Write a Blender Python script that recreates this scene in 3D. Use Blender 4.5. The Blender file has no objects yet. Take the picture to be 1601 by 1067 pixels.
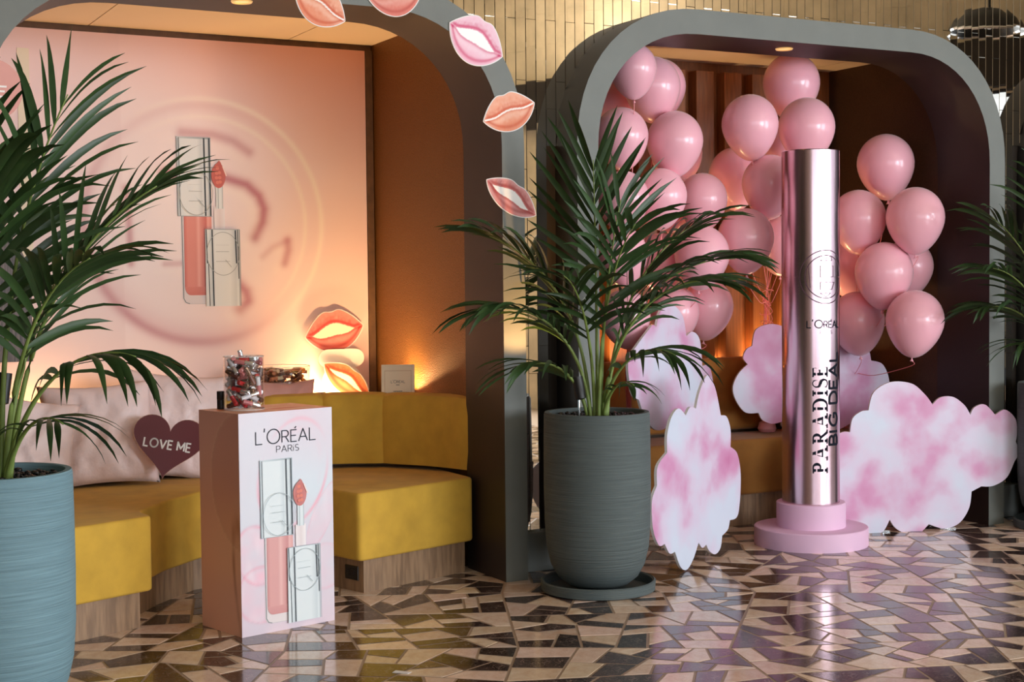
import bpy, bmesh, math, random
from mathutils import Vector, Matrix, noise
random.seed(7)
SC = bpy.context.scene
COL = SC.collection
R = math.radians

# ------------------------------------------------------------------ camera, world, lights, exposure
H = 1.5
FPX, CX, CY = 2300.0, 800.5, 533.5
_t = math.atan((CY - 440) / FPX)
_f = Vector((0, math.cos(_t), -math.sin(_t)))
_u = Vector((0, math.sin(_t), math.cos(_t)))
_r = Vector((1, 0, 0))
_c, _s = math.cos(-.01), math.sin(-.01)
_R = _c * _r + _s * _u
_U = -_s * _r + _c * _u
cam = bpy.data.cameras.new('camera')
cam.sensor_width = 36
cam.lens = FPX / 1601 * 36
cam.clip_end = 100
camo = bpy.data.objects.new('camera', cam)
COL.objects.link(camo)
camo.matrix_world = Matrix(((_R.x, _U.x, -_f.x, 0), (_R.y, _U.y, -_f.y, 0), (_R.z, _U.z, -_f.z, H), (0, 0, 0, 1)))
SC.camera = camo
SC.view_settings.view_transform = 'Standard'
SC.view_settings.look = 'None'
SC.view_settings.gamma = 1
SC.view_settings.use_curve_mapping = False
SC.view_settings.exposure = -.1
wd = bpy.data.worlds.new('world')
SC.world = wd
wd.use_nodes = True
bg = wd.node_tree.nodes['Background']
bg.inputs['Color'].default_value = (.72, .80, .95, 1)
bg.inputs['Strength'].default_value = .16


def area(name, loc, aim, sx, sy, power, color, spread=180):
    l = bpy.data.lights.new(name, 'AREA')
    l.shape = 'RECTANGLE'
    l.size, l.size_y = sx, sy
    l.energy = power
    l.color = color
    l.spread = R(spread)
    o = bpy.data.objects.new(name, l)
    COL.objects.link(o)
    o.location = loc
    d = Vector(aim) - Vector(loc)
    o.rotation_euler = d.to_track_quat('-Z', 'Y').to_euler()
    return o


DAY = (.86, .93, 1.0)
WARM = (1.0, .60, .26)
# daylight through the windows of the right-hand wall (x = 9)
WINDOWS = [(-4.4, 3.0, 230), (-.6, 4.2, 760), (4.25, 2.7, 300), (7.75, 3.9, 44)]
for wy, ww, pw in WINDOWS:
    area('window_daylight', (8.93, wy, 2.0), (0, wy, 2.0), ww, 2.7, pw, DAY)
# windows of the rear wall behind the camera (y = -6)
REAR = [(2.1, 3.4, 120), (5.8, 3.4, 130)]
for wx, ww, pw in REAR:
    area('rear_daylight', (wx, -5.93, 2.0), (wx, 0, 2.0), ww, 2.7, pw, DAY)


# ------------------------------------------------------------------ frame of the niche wall: u along it, w into it
A = R(28)
P1 = Vector((.06993, 7.33507, 0))
UU = Vector((math.cos(A), math.sin(A), 0))
WW = Vector((-math.sin(A), math.cos(A), 0))


def W(a, b, z=0):
    return P1 + UU * a + WW * b + Vector((0, 0, z))


def ray(x, y):
    return _f + _R * ((x - CX) / FPX) - _U * ((y - CY) / FPX)


def on_plane(x, y, p0, n):
    d = ray(x, y)
    o = Vector((0, 0, H))
    return o + d * ((Vector(p0) - o).dot(n) / d.dot(n))


def at_w(x, y, wd_):
    """point of the wall-parallel plane w = wd_ seen at a photo position, as (u, w, z)"""
    p = on_plane(x, y, W(0, wd_), WW) - P1
    return p.dot(UU), p.dot(WW), p.z


def ground(x, y, z=0.0):
    d = ray(x, y)
    return Vector((0, 0, H)) + d * ((z - H) / d.z)


def lin(*c):
    out = []
    for v in c:
        v /= 255
        out.append(v / 12.92 if v <= .04045 else ((v + .055) / 1.055) ** 2.4)
    return tuple(out)


# ------------------------------------------------------------------ materials
MATS = {}


def mat(name, col=(.5, .5, .5), rough=.5, metal=0, noise_amt=0, noise_scale=20, bump=0, bump_scale=60, stretch=None,
        attr=False, coat=0, spec=.5, sss=0, transl=0, emit=None, sheen=0, col2=None, rand=0):
    if name in MATS:
        return MATS[name]
    m = bpy.data.materials.new(name)
    m.use_nodes = True
    nt = m.node_tree
    N, L = nt.nodes, nt.links
    b = N['Principled BSDF']
    b.inputs['Roughness'].default_value = rough
    b.inputs['Metallic'].default_value = metal
    b.inputs['Specular IOR Level'].default_value = spec
    b.inputs['Coat Weight'].default_value = coat
    b.inputs['Coat Roughness'].default_value = .08
    b.inputs['Sheen Weight'].default_value = sheen
    if sss:
        b.inputs['Subsurface Weight'].default_value = sss
        b.inputs['Subsurface Radius'].default_value = (.06, .02, .02)
    tc = N.new('ShaderNodeTexCoord')
    mp = N.new('ShaderNodeMapping')
    L.new(tc.outputs['Object'], mp.inputs['Vector'])
    if stretch:
        mp.inputs['Scale'].default_value = stretch
    src = None
    if attr:
        a = N.new('ShaderNodeAttribute')
        a.attribute_name = 'Col'
        src = a.outputs['Color']
    else:
        rgb = N.new('ShaderNodeRGB')
        rgb.outputs[0].default_value = (*col, 1)
        src = rgb.outputs[0]
    if noise_amt or col2:
        nz = N.new('ShaderNodeTexNoise')
        nz.inputs['Scale'].default_value = noise_scale
        nz.inputs['Detail'].default_value = 6
        L.new(mp.outputs[0], nz.inputs['Vector'])
        mx = N.new('ShaderNodeMix')
        mx.data_type = 'RGBA'
        if col2:
            mx.blend_type = 'MIX'
            rp = N.new('ShaderNodeMapRange')
            rp.inputs[1].default_value = .38
            rp.inputs[2].default_value = .62
            L.new(nz.outputs['Fac'], rp.inputs[0])
            L.new(rp.outputs[0], mx.inputs['Factor'])
            L.new(src, mx.inputs['A'])
            mx.inputs['B'].default_value = (*col2, 1)
        else:
            mx.blend_type = 'MULTIPLY'
            mx.inputs['Factor'].default_value = 1
            rp = N.new('ShaderNodeMapRange')
            rp.inputs[1].default_value = .25
            rp.inputs[2].default_value = .75
            rp.inputs[3].default_value = 1 - noise_amt
            rp.inputs[4].default_value = 1 + noise_amt
            L.new(nz.outputs['Fac'], rp.inputs[0])
            L.new(src, mx.inputs['A'])
            L.new(rp.outputs[0], mx.inputs['B'])
        src = mx.outputs['Result']
    if rand:
        oi = N.new('ShaderNodeObjectInfo')
        rp = N.new('ShaderNodeMapRange')
        rp.inputs[3].default_value = 1 - rand
        rp.inputs[4].default_value = 1 + rand
        L.new(oi.outputs['Random'], rp.inputs[0])
        mx = N.new('ShaderNodeMix')
        mx.data_type = 'RGBA'
        mx.blend_type = 'MULTIPLY'
        mx.inputs['Factor'].default_value = 1
        L.new(src, mx.inputs['A'])
        L.new(rp.outputs[0], mx.inputs['B'])
        src = mx.outputs['Result']
    L.new(src, b.inputs['Base Color'])
    if bump:
        nb = N.new('ShaderNodeTexNoise')
        nb.inputs['Scale'].default_value = bump_scale
        nb.inputs['Detail'].default_value = 4
        L.new(mp.outputs[0], nb.inputs['Vector'])
        bp = N.new('ShaderNodeBump')
        bp.inputs['Strength'].default_value = bump
        bp.inputs['Distance'].default_value = .01
        L.new(nb.outputs['Fac'], bp.inputs['Height'])
        L.new(bp.outputs[0], b.inputs['Normal'])
    if emit:
        b.inputs['Emission Color'].default_value = (*emit[0], 1)
        b.inputs['Emission Strength'].default_value = emit[1]
    if transl:
        tr = N.new('ShaderNodeBsdfTranslucent')
        L.new(src, tr.inputs['Color'])
        ms = N.new('ShaderNodeMixShader')
        ms.inputs[0].default_value = transl
        L.new(b.outputs[0], ms.inputs[1])
        L.new(tr.outputs[0], ms.inputs[2])
        L.new(ms.outputs[0], N['Material Output'].inputs['Surface'])
    MATS[name] = m
    return m


def glass_mat(name, tint=(1, 1, 1), ior=1.45, refl=1.0):
    m = bpy.data.materials.new(name)
    m.use_nodes = True
    N, L = m.node_tree.nodes, m.node_tree.links
    N.remove(N['Principled BSDF'])
    fr = N.new('ShaderNodeLayerWeight')
    fr.inputs['Blend'].default_value = .2
    fm = N.new('ShaderNodeMath')
    fm.operation = 'MULTIPLY_ADD'
    fm.inputs[1].default_value = .62
    fm.inputs[2].default_value = .05
    L.new(fr.outputs['Facing'], fm.inputs[0])
    t = N.new('ShaderNodeBsdfTransparent')
    t.inputs['Color'].default_value = (*tint, 1)
    g = N.new('ShaderNodeBsdfGlossy')
    g.inputs['Roughness'].default_value = .03
    g.inputs['Color'].default_value = (refl, refl, refl, 1)
    ms = N.new('ShaderNodeMixShader')
    L.new(fm.outputs[0], ms.inputs[0])
    L.new(t.outputs[0], ms.inputs[1])
    L.new(g.outputs[0], ms.inputs[2])
    L.new(ms.outputs[0], N['Material Output'].inputs['Surface'])
    return m


M_GREY = mat('dark_grey_paint', lin(108, 111, 106), .55, noise_amt=.08, noise_scale=6, bump=.05, bump_scale=200)
M_INNER_SHADE = mat('shaded_brown_paint', lin(42, 30, 28), .5, noise_amt=.06, noise_scale=8)  # inner arch faces: their shade is put into a darker brown colour
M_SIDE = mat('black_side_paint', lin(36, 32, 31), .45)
M_MIRROR = mat('bronze_mirror', (.86, .81, .73), .015, 1)
M_BACKING = mat('mirror_backing', lin(40, 30, 20), .7)
M_CEIL = mat('cream_ceiling', lin(225, 205, 178), .7)
M_BRONZE = mat('bronze_wallpaper', lin(122, 82, 38), .42, .55, noise_amt=.5, noise_scale=150, bump=.6, bump_scale=150)
M_DARKWALL = mat('dark_brown_wallpaper', lin(70, 48, 32), .55, .2, noise_amt=.2, noise_scale=120, bump=.2, bump_scale=150)
M_WOOD = mat('walnut_slats', lin(134, 80, 40), .5, noise_amt=.3, noise_scale=7, stretch=(9, 9, .7), rand=.14)
M_PLINTH = mat('grained_wood_base', lin(160, 128, 98), .5, col2=lin(130, 102, 78), noise_scale=7, stretch=(6, 6, .7))
M_BATTEN = mat('dark_wood_batten', lin(95, 66, 40), .55, noise_amt=.3, noise_scale=20)
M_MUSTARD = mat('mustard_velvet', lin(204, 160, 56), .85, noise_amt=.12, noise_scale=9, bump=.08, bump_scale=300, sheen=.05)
M_PRINT = mat('gloss_print', attr=True, rough=.38)
M_PRINTM = mat('matt_print', attr=True, rough=.6)
M_WHITEBOARD = mat('white_board', lin(235, 230, 228), .5)
M_GLASS = glass_mat('clear_acrylic')
M_GLASSB = glass_mat('window_glass', refl=.6)
M_POT = mat('ribbed_grey_clay', lin(80, 89, 89), .75, noise_amt=.22, noise_scale=3.2, stretch=(1.2, 1.2, 60), bump=.5, bump_scale=3.0)
M_POTDAYLIT = mat('ribbed_daylit_clay', lin(108, 138, 148), .75, noise_amt=.22, noise_scale=3.2, stretch=(1.2, 1.2, 60), bump=.5, bump_scale=3.0)  # same clay, with the cool daylight put into its colour
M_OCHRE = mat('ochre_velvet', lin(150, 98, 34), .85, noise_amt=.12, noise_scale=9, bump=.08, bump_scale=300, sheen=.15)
M_SOIL = mat('dark_soil', lin(40, 30, 24), .9)
M_PEBBLE = mat('black_pebbles', lin(38, 34, 34), .25)
M_LEAF = mat('palm_leaf', lin(46, 70, 34), .42, noise_amt=.25, noise_scale=14, transl=.14, rand=.3)
M_STEM = mat('palm_stem', lin(120, 140, 70), .5, noise_amt=.2, noise_scale=12)
M_BLACK = mat('black_plastic', lin(24, 22, 22), .4)
M_CHROME = mat('chrome', (.85, .85, .86), .12, 1)
M_BALLOON = mat('pearl_pink_latex', lin(255, 188, 204), .26, .0, transl=.08, coat=.3, rand=.03, sheen=.35)
M_RIBBON = mat('pink_ribbon', lin(245, 150, 155), .35)
M_LILAC = mat('lilac_satin_paint', lin(226, 186, 214), .5)
M_TUBE = mat('pink_chrome_foil', lin(210, 180, 190), .235, 1)
M_INK = mat('dark_grey_ink', lin(58, 62, 70), .7, spec=.15)
M_BLACKINK = mat('black_ink', lin(26, 30, 40), .8, spec=.1)
M_WHITEINK = mat('white_ink', lin(238, 232, 228), .5)
M_PILLOW = mat('pale_pink_satin', lin(236, 212, 210), .45, noise_amt=.06, noise_scale=5, bump=.8, bump_scale=13, sheen=.2)
M_MAUVE = mat('mauve_velvet', lin(205, 150, 140), .7, noise_amt=.08, noise_scale=8, bump=.2, bump_scale=12, sheen=.2)
M_HEART = mat('burgundy_board', lin(98, 34, 42), .4)
M_TRAVERTINE = mat('beige_travertine', lin(210, 192, 160), .5, noise_amt=.22, noise_scale=3)
M_GOLDTRIM = mat('gold_ring', lin(230, 180, 100), .3, .8, emit=((1, .62, .25), .6))
M_LAMPSHADE = mat('black_lampshade', lin(30, 28, 26), .4)


def cloud_mat():
    m = bpy.data.materials.new('pink_cloud_print')
    m.use_nodes = True
    N, L = m.node_tree.nodes, m.node_tree.links
    b = N['Principled BSDF']
    b.inputs['Roughness'].default_value = .42
    tc = N.new('ShaderNodeTexCoord')
    oi = N.new('ShaderNodeObjectInfo')
    ad = N.new('ShaderNodeVectorMath')
    ad.operation = 'MULTIPLY_ADD'
    sc_ = N.new('ShaderNodeCombineXYZ')
    L.new(oi.outputs['Random'], sc_.inputs[0])
    L.new(oi.outputs['Random'], sc_.inputs[1])
    ad.inputs[1].default_value = (1, 1, 1)
    L.new(tc.outputs['Object'], ad.inputs[0])
    ml = N.new('ShaderNodeVectorMath')
    ml.operation = 'SCALE'
    ml.inputs['Scale'].default_value = 23
    L.new(sc_.outputs[0], ml.inputs[0])
    L.new(ml.outputs[0], ad.inputs[2])
    nz = N.new('ShaderNodeTexNoise')
    nz.inputs['Scale'].default_value = 3.4
    nz.inputs['Detail'].default_value = 4
    nz.inputs['Roughness'].default_value = .42
    nz.inputs['Distortion'].default_value = .1
    L.new(ad.outputs[0], nz.inputs['Vector'])
    cr = N.new('ShaderNodeValToRGB')
    cr.color_ramp.interpolation = 'LINEAR'
    e = cr.color_ramp.elements
    e[0].position, e[0].color = .33, (*lin(204, 211, 228), 1)
    e[1].position, e[1].color = .82, (*lin(188, 84, 138), 1)
    x = e.new(.48)
    x.color = (*lin(211, 196, 218), 1)
    x = e.new(.62)
    x.color = (*lin(206, 146, 184), 1)
    L.new(nz.outputs['Fac'], cr.inputs[0])
    L.new(cr.outputs[0], b.inputs['Base Color'])
    return m


M_CLOUD = cloud_mat()


def stone_mat(name, c1, c2, vein, vamt):
    """polished marble; tint per tile from the Col attribute"""
    m = bpy.data.materials.new(name)
    m.use_nodes = True
    N, L = m.node_tree.nodes, m.node_tree.links
    b = N['Principled BSDF']
    b.inputs['Roughness'].default_value = .13
    b.inputs['Specular IOR Level'].default_value = .6
    tc = N.new('ShaderNodeTexCoord')
    at = N.new('ShaderNodeAttribute')
    at.attribute_name = 'Col'
    nz = N.new('ShaderNodeTexNoise')
    nz.inputs['Scale'].default_value = 7
    nz.inputs['Detail'].default_value = 8
    nz.inputs['Distortion'].default_value = 1.2
    L.new(tc.outputs['Object'], nz.inputs['Vector'])
    rp = N.new('ShaderNodeValToRGB')
    e = rp.color_ramp.elements
    e[0].position, e[0].color = .3, (*c1, 1)
    e[1].position, e[1].color = .7, (*c2, 1)
    L.new(nz.outputs['Fac'], rp.inputs[0])
    mu = N.new('ShaderNodeMix')
    mu.data_type = 'RGBA'
    mu.blend_type = 'MULTIPLY'
    mu.inputs['Factor'].default_value = 1
    L.new(rp.outputs[0], mu.inputs['A'])
    L.new(at.outputs['Color'], mu.inputs['B'])
    vz = N.new('ShaderNodeTexNoise')
    vz.inputs['Scale'].default_value = 16
    vz.inputs['Detail'].default_value = 7
    vz.inputs['Distortion'].default_value = 2.5
    L.new(tc.outputs['Object'], vz.inputs['Vector'])
    vr = N.new('ShaderNodeValToRGB')
    e = vr.color_ramp.elements
    e[0].position, e[0].color = .485, (0, 0, 0, 1)
    e[1].position, e[1].color = .515, (0, 0, 0, 1)
    k = e.new(.5)
    k.color = (vamt, vamt, vamt, 1)
    L.new(vz.outputs['Fac'], vr.inputs[0])
    mv = N.new('ShaderNodeMix')
    mv.data_type = 'RGBA'
    L.new(vr.outputs[0], mv.inputs['Factor'])
    L.new(mu.outputs['Result'], mv.inputs['A'])
    mv.inputs['B'].default_value = (*vein, 1)
    L.new(mv.outputs['Result'], b.inputs['Base Color'])
    return m


M_LIGHTSTONE = stone_mat('pale_marble', lin(216, 184, 160), lin(240, 222, 206), lin(150, 110, 90), .35)
M_DARKSTONE = stone_mat('dark_marble', lin(44, 33, 30), lin(84, 66, 60), lin(190, 170, 160), .5)
M_GROUT = mat('brown_grout', lin(158, 136, 116), .45)


# ------------------------------------------------------------------ mesh building
class MB:
    def __init__(self):
        self.v, self.f, self.c = [], [], []

    def add(self, vs, fs, col=None):
        o = len(self.v)
        self.v += [tuple(p) for p in vs]
        self.f += [tuple(i + o for i in f) for f in fs]
        if col is not None:
            self.c += [col] * len(vs) if not isinstance(col, list) else col
        return self

    def box(self, x0, x1, y0, y1, z0, z1):
        vs = [(x, y, z) for z in (z0, z1) for y in (y0, y1) for x in (x0, x1)]
        return self.add(vs, [(0, 2, 3, 1), (4, 5, 7, 6), (0, 1, 5, 4), (2, 6, 7, 3), (0, 4, 6, 2), (1, 3, 7, 5)])

    def prism(self, poly, z0, z1, axis='z'):
        """extrude a CCW polygon; axis 'z': (x,y) plan, axis 'y': (x,z) outline extruded from y=z0 to z1"""
        n = len(poly)
        if axis == 'z':
            vs = [(x, y, z0) for x, y in poly] + [(x, y, z1) for x, y in poly]
            fs = [tuple(range(n))[::-1], tuple(range(n, 2 * n))] + [(i, (i + 1) % n, n + (i + 1) % n, n + i) for i in range(n)]
        else:
            vs = [(x, z0, y) for x, y in poly] + [(x, z1, y) for x, y in poly]
            fs = [tuple(range(n)), tuple(range(n, 2 * n))[::-1]] + [(i, n + i, n + (i + 1) % n, (i + 1) % n) for i in range(n)]
        return self.add(vs, fs)

    def lathe(self, prof, n=32, cx=0, cy=0, closed=True):
        m = len(prof)
        vs = [(cx + r * math.cos(2 * math.pi * k / n), cy + r * math.sin(2 * math.pi * k / n), z) for r, z in prof for k in range(n)]
        fs = [(i * n + k, i * n + (k + 1) % n, (i + 1) * n + (k + 1) % n, (i + 1) * n + k) for i in range(m - 1) for k in range(n)]
        if closed:
            fs += [tuple(range(n))[::-1], tuple((m - 1) * n + k for k in range(n))]
        return self.add(vs, fs)

    def tube(self, pts, r, n=6):
        pts = [Vector(p) for p in pts]
        rs = r if isinstance(r, (list, tuple)) else [r] * len(pts)
        vs = []
        up = Vector((0, 0, 1))
        for i, p in enumerate(pts):
            t = (pts[min(i + 1, len(pts) - 1)] - pts[max(i - 1, 0)]).normalized()
            a = t.cross(up if abs(t.z) < .95 else Vector((1, 0, 0))).normalized()
            b = a.cross(t)
            vs += [p + (a * math.cos(2 * math.pi * k / n) + b * math.sin(2 * math.pi * k / n)) * rs[i] for k in range(n)]
        m = len(pts)
        fs = [(i * n + k, (i + 1) * n + k, (i + 1) * n + (k + 1) % n, i * n + (k + 1) % n) for i in range(m - 1) for k in range(n)]
        fs += [tuple(range(n)), tuple((m - 1) * n + k for k in range(n))[::-1]]
        return self.add(vs, fs)

    def grid(self, fn, nu, nv, cf=None):
        vs, cs = [], []
        for j in range(nv + 1):
            for i in range(nu + 1):
                a, b = i / nu, j / nv
                vs.append(fn(a, b))
                if cf:
                    cs.append(cf(a, b))
        fs = [(j * (nu + 1) + i, j * (nu + 1) + i + 1, (j + 1) * (nu + 1) + i + 1, (j + 1) * (nu + 1) + i) for j in range(nv) for i in range(nu)]
        return self.add(vs, fs, cs if cf else None)

    def mesh(self, name, m, bevel=0, seg=2, smooth=False, fix=False):
        me = bpy.data.meshes.new(name)
        me.from_pydata(self.v, [], self.f)
        if self.c and len(self.c) == len(self.v):
            at = me.color_attributes.new('Col', 'FLOAT_COLOR', 'POINT')
            at.data.foreach_set('color', [x for c in self.c for x in (c[0], c[1], c[2], 1.0)])
        if bevel or fix:
            bm = bmesh.new()
            bm.from_mesh(me)
            if fix:
                bmesh.ops.remove_doubles(bm, verts=bm.verts, dist=1e-5)
                bmesh.ops.recalc_face_normals(bm, faces=bm.faces)
            if bevel:
                es = [e for e in bm.edges if len(e.link_faces) == 2 and e.calc_face_angle(0) > R(40)]
                bmesh.ops.bevel(bm, geom=es, offset=bevel, segments=seg, profile=.5, affect='EDGES', clamp_overlap=True)
            bm.to_mesh(me)
            bm.free()
        if smooth:
            me.polygons.foreach_set('use_smooth', [True] * len(me.polygons))
            if smooth != 2:
                me.set_sharp_from_angle(angle=R(35))
        if m:
            me.materials.append(m)
        me.update()
        return me


def link(name, me, parent=None, loc=(0, 0, 0), rot=(0, 0, 0)):
    o = bpy.data.objects.new(name, me)
    COL.objects.link(o)
    o.location = loc
    o.rotation_euler = rot
    if parent:
        o.parent = parent
    return o


def tag(o, label, cat, group=None):
    o['label'] = label
    o['category'] = cat
    if group:
        o['group'] = group
    return o


def thing(name, label, cat, loc=(0, 0, 0), rotz=0, group=None, rot=None):
    o = bpy.data.objects.new(name, None)
    o.empty_display_size = .1
    COL.objects.link(o)
    o.location = loc
    o.rotation_euler = rot or (0, 0, rotz)
    return tag(o, label, cat, group)


def struct(name, me, parent=None, loc=(0, 0, 0), rot=(0, 0, 0)):
    o = link(name, me, parent, loc, rot)
    o['kind'] = 'structure'
    return o


WROT = (0, 0, A)


def wstruct(name, me, parent=None):
    """mesh given in (u, w, z)"""
    return struct(name, me, parent, (0, 0, 0) if parent else P1, (0, 0, 0) if parent else WROT)


def copy_tree(o, parent=None):
    c = o.copy()
    COL.objects.link(c)
    if parent:
        c.parent = parent
    for ch in list(o.children):
        copy_tree(ch, c)
    return c


# ------------------------------------------------------------------ floor: crazy-paved marble
def clip(poly, p, n):
    a, b = [], []
    for i in range(len(poly)):
        q, r_ = poly[i], poly[(i + 1) % len(poly)]
        dq = (q[0] - p[0]) * n[0] + (q[1] - p[1]) * n[1]
        dr = (r_[0] - p[0]) * n[0] + (r_[1] - p[1]) * n[1]
        (a if dq >= 0 else b).append(q)
        if dq * dr < 0:
            t = dq / (dq - dr)
            x = (q[0] + (r_[0] - q[0]) * t, q[1] + (r_[1] - q[1]) * t)
            a.append(x)
            b.append(x)
    return a, b


def parea(p):
    return abs(sum(p[i][0] * p[(i + 1) % len(p)][1] - p[(i + 1) % len(p)][0] * p[i][1] for i in range(len(p)))) / 2


def cent(p):
    return sum(q[0] for q in p) / len(p), sum(q[1] for q in p) / len(p)


rf = random.Random(11)
TILES = []


def split(poly, col, depth=0):
    a = parea(poly)
    if a < rf.uniform(.016, .046) or len(poly) < 3:
        TILES.append((poly, col))
        return
    best = None
    for _ in range(7):
        n = len(poly)
        ls = [math.dist(poly[i], poly[(i + 1) % n]) for i in range(n)]
        i = max(range(n), key=lambda k: ls[k] * rf.uniform(.6, 1))
        t = rf.uniform(.3, .7)
        p = (poly[i][0] + (poly[(i + 1) % n][0] - poly[i][0]) * t, poly[i][1] + (poly[(i + 1) % n][1] - poly[i][1]) * t)
        ex, ey = poly[(i + 1) % n][0] - poly[i][0], poly[(i + 1) % n][1] - poly[i][1]
        th = math.atan2(ey, ex) + rf.uniform(-1.0, 1.0)
        q1, q2 = clip(poly, p, (math.cos(th), math.sin(th)))
        if len(q1) < 3 or len(q2) < 3:
            continue
        m = min(parea(q1), parea(q2)) / a

        def per(q):
            return sum(math.dist(q[k], q[(k + 1) % len(q)]) for k in range(len(q)))
        comp = min(parea(q) / per(q) ** 2 for q in (q1, q2))
        s = (m > .25) + comp * 9 + rf.uniform(0, .3)
        if best is None or s > best[0]:
            best = (s, q1, q2)
    if best is None:
        TILES.append((poly, col))
        return
    f = rf.random() < .14
    split(best[1], col if f else 1 - col, depth + 1)
    split(best[2], 1 - col if f else col, depth + 1)


for gx in range(-3, 7):
    for gy in range(3, 11):
        j = lambda x, y: (x * 1.0 + .3 * noise.noise((x * 3.7, y * 5.1, 0)), y * 1.0 + .3 * noise.noise((x * 4.1, y * 2.3, 9)))
        split([j(gx, gy), j(gx + 1, gy), j(gx + 1, gy + 1), j(gx, gy + 1)], rf.randint(0, 1))


def shrink(poly, d):
    if sum(poly[i][0] * poly[(i + 1) % len(poly)][1] - poly[(i + 1) % len(poly)][0] * poly[i][1] for i in range(len(poly))) < 0:
        poly = poly[::-1]
    out = poly
    n = len(poly)
    for i in range(n):
        a, b = poly[i], poly[(i + 1) % n]
        l = math.dist(a, b)
        if l < 1e-4:
            continue
        nn = (-(b[1] - a[1]) / l, (b[0] - a[0]) / l)
        out, _ = clip(out, (a[0] + nn[0] * d, a[1] + nn[1] * d), nn)
        if len(out) < 3:
            return None
    return out


# neighbours in contrasting stone: flip tiles that match most of their surroundings
cells = {}
for i_, (p_, c_) in enumerate(TILES):
    xs_, ys_ = [q[0] for q in p_], [q[1] for q in p_]
    for gx in range(int(min(xs_) * 4) - 1, int(max(xs_) * 4) + 2):
        for gy in range(int(min(ys_) * 4) - 1, int(max(ys_) * 4) + 2):
            cells.setdefault((gx, gy), []).append(i_)


def inside(p_, x, y):
    r_ = False
    for (x0, y0), (x1, y1) in zip(p_, p_[1:] + p_[:1]):
        if (y0 > y) != (y1 > y) and x < (x1 - x0) * (y - y0) / (y1 - y0) + x0:
            r_ = not r_
    return r_


NB = [[] for _ in TILES]
for i_, (p_, c_) in enumerate(TILES):
    cx_, cy_ = cent(p_)
    for a_, b_ in zip(p_, p_[1:] + p_[:1]):
        l_ = math.dist(a_, b_)
        for t_ in (.25, .75):
            x, y = a_[0] + (b_[0] - a_[0]) * t_, a_[1] + (b_[1] - a_[1]) * t_
            nx, ny = (b_[1] - a_[1]) / (l_ + 1e-9), -(b_[0] - a_[0]) / (l_ + 1e-9)
            if (x - cx_) * nx + (y - cy_) * ny < 0:
                nx, ny = -nx, -ny
            x, y = x + nx * .012, y + ny * .012
            for k in cells.get((math.floor(x * 4), math.floor(y * 4)), ()):
                if k != i_ and inside(TILES[k][0], x, y):
                    NB[i_].append((k, l_))
                    break
tc_ = [c_ for _, c_ in TILES]
for sweep in range(12):
    for i_ in range(len(TILES)):
        g_ = sum(l_ if tc_[k] == tc_[i_] else -l_ for k, l_ in NB[i_])
        if g_ > 0 or rf.random() < .02 * (sweep < 4):
            tc_[i_] = 1 - tc_[i_]
TILES = [(p_, c_) for (p_, _), c_ in zip(TILES, tc_)]

fl = MB()
fl.box(-8, 9, -2, 12, -.12, -.0011)
floor = struct('floor', fl.mesh('floor', M_GROUT))
cand = []
for poly, col in TILES:
    q = shrink(poly, .0062)
    if not q or parea(q) < .0015:
        continue
    c = cent(q)
    X, Y = c
    px = CX + FPX * X / Y
    py = 437 + FPX * H / Y
    k = parea(q) / Y ** 3
    vis = -30 < px < 1630 and 815 < py < 1090 and not (px < 740 and (Vector((X, Y, 0)) - W(-1.4, .35)).dot(WW) > 0)
    cand.append((vis, k, q, col))
cand.sort(key=lambda t: (-t[0], -t[1]))
stuff = {0: MB(), 1: MB()}
for i, (vis, k, q, col) in enumerate(cand):
    g = rf.uniform(.82, 1.1)
    if col:
        tint = (g, g * rf.uniform(.93, 1.0), g * rf.uniform(.86, 1.0))
    else:
        g = rf.uniform(.6, 1.35)
        tint = (g, g * rf.uniform(.92, 1.02), g * rf.uniform(.9, 1.05))
    h = rf.uniform(-.0003, .0003)
    if i < 300:
        c = cent(q)
        b = MB().prism([(x - c[0], y - c[1]) for x, y in q], -.0015, h)
        b.c = [tint] * len(b.v)
        link('stone', b.mesh('stone', M_LIGHTSTONE if col else M_DARKSTONE), floor, (c[0], c[1], 0))
    else:
        b = stuff[col]
        n0 = len(b.v)
        b.prism(q, -.0015, h)
        b.c += [tint] * (len(b.v) - n0)
o = link('pale_stone_chips', stuff[1].mesh('pale_stone_chips', M_LIGHTSTONE), floor)
o['kind'] = 'stuff'
o = link('dark_stone_chips', stuff[0].mesh('dark_stone_chips', M_DARKSTONE), floor)
o['kind'] = 'stuff'

# ------------------------------------------------------------------ niche wall: portals, mirror strips
TOP, RC = 2.925, .75


def arch(u0, u1, top, rc, n=14):
    """open outline from the bottom left up and over to the bottom right"""
    pts = [(u0, 0)]
    e = 2.15
    for k in range(n + 1):
        t = math.pi / 2 * k / n
        pts.append((u0 + rc - rc * math.cos(t) ** (2 / e), top - rc + rc * math.sin(t) ** (2 / e)))
    for k in range(n + 1):
        t = math.pi / 2 * (1 - k / n)
        pts.append((u1 - rc + rc * math.cos(t) ** (2 / e), top - rc + rc * math.sin(t) ** (2 / e)))
    pts.append((u1, 0))
    return pts


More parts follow.
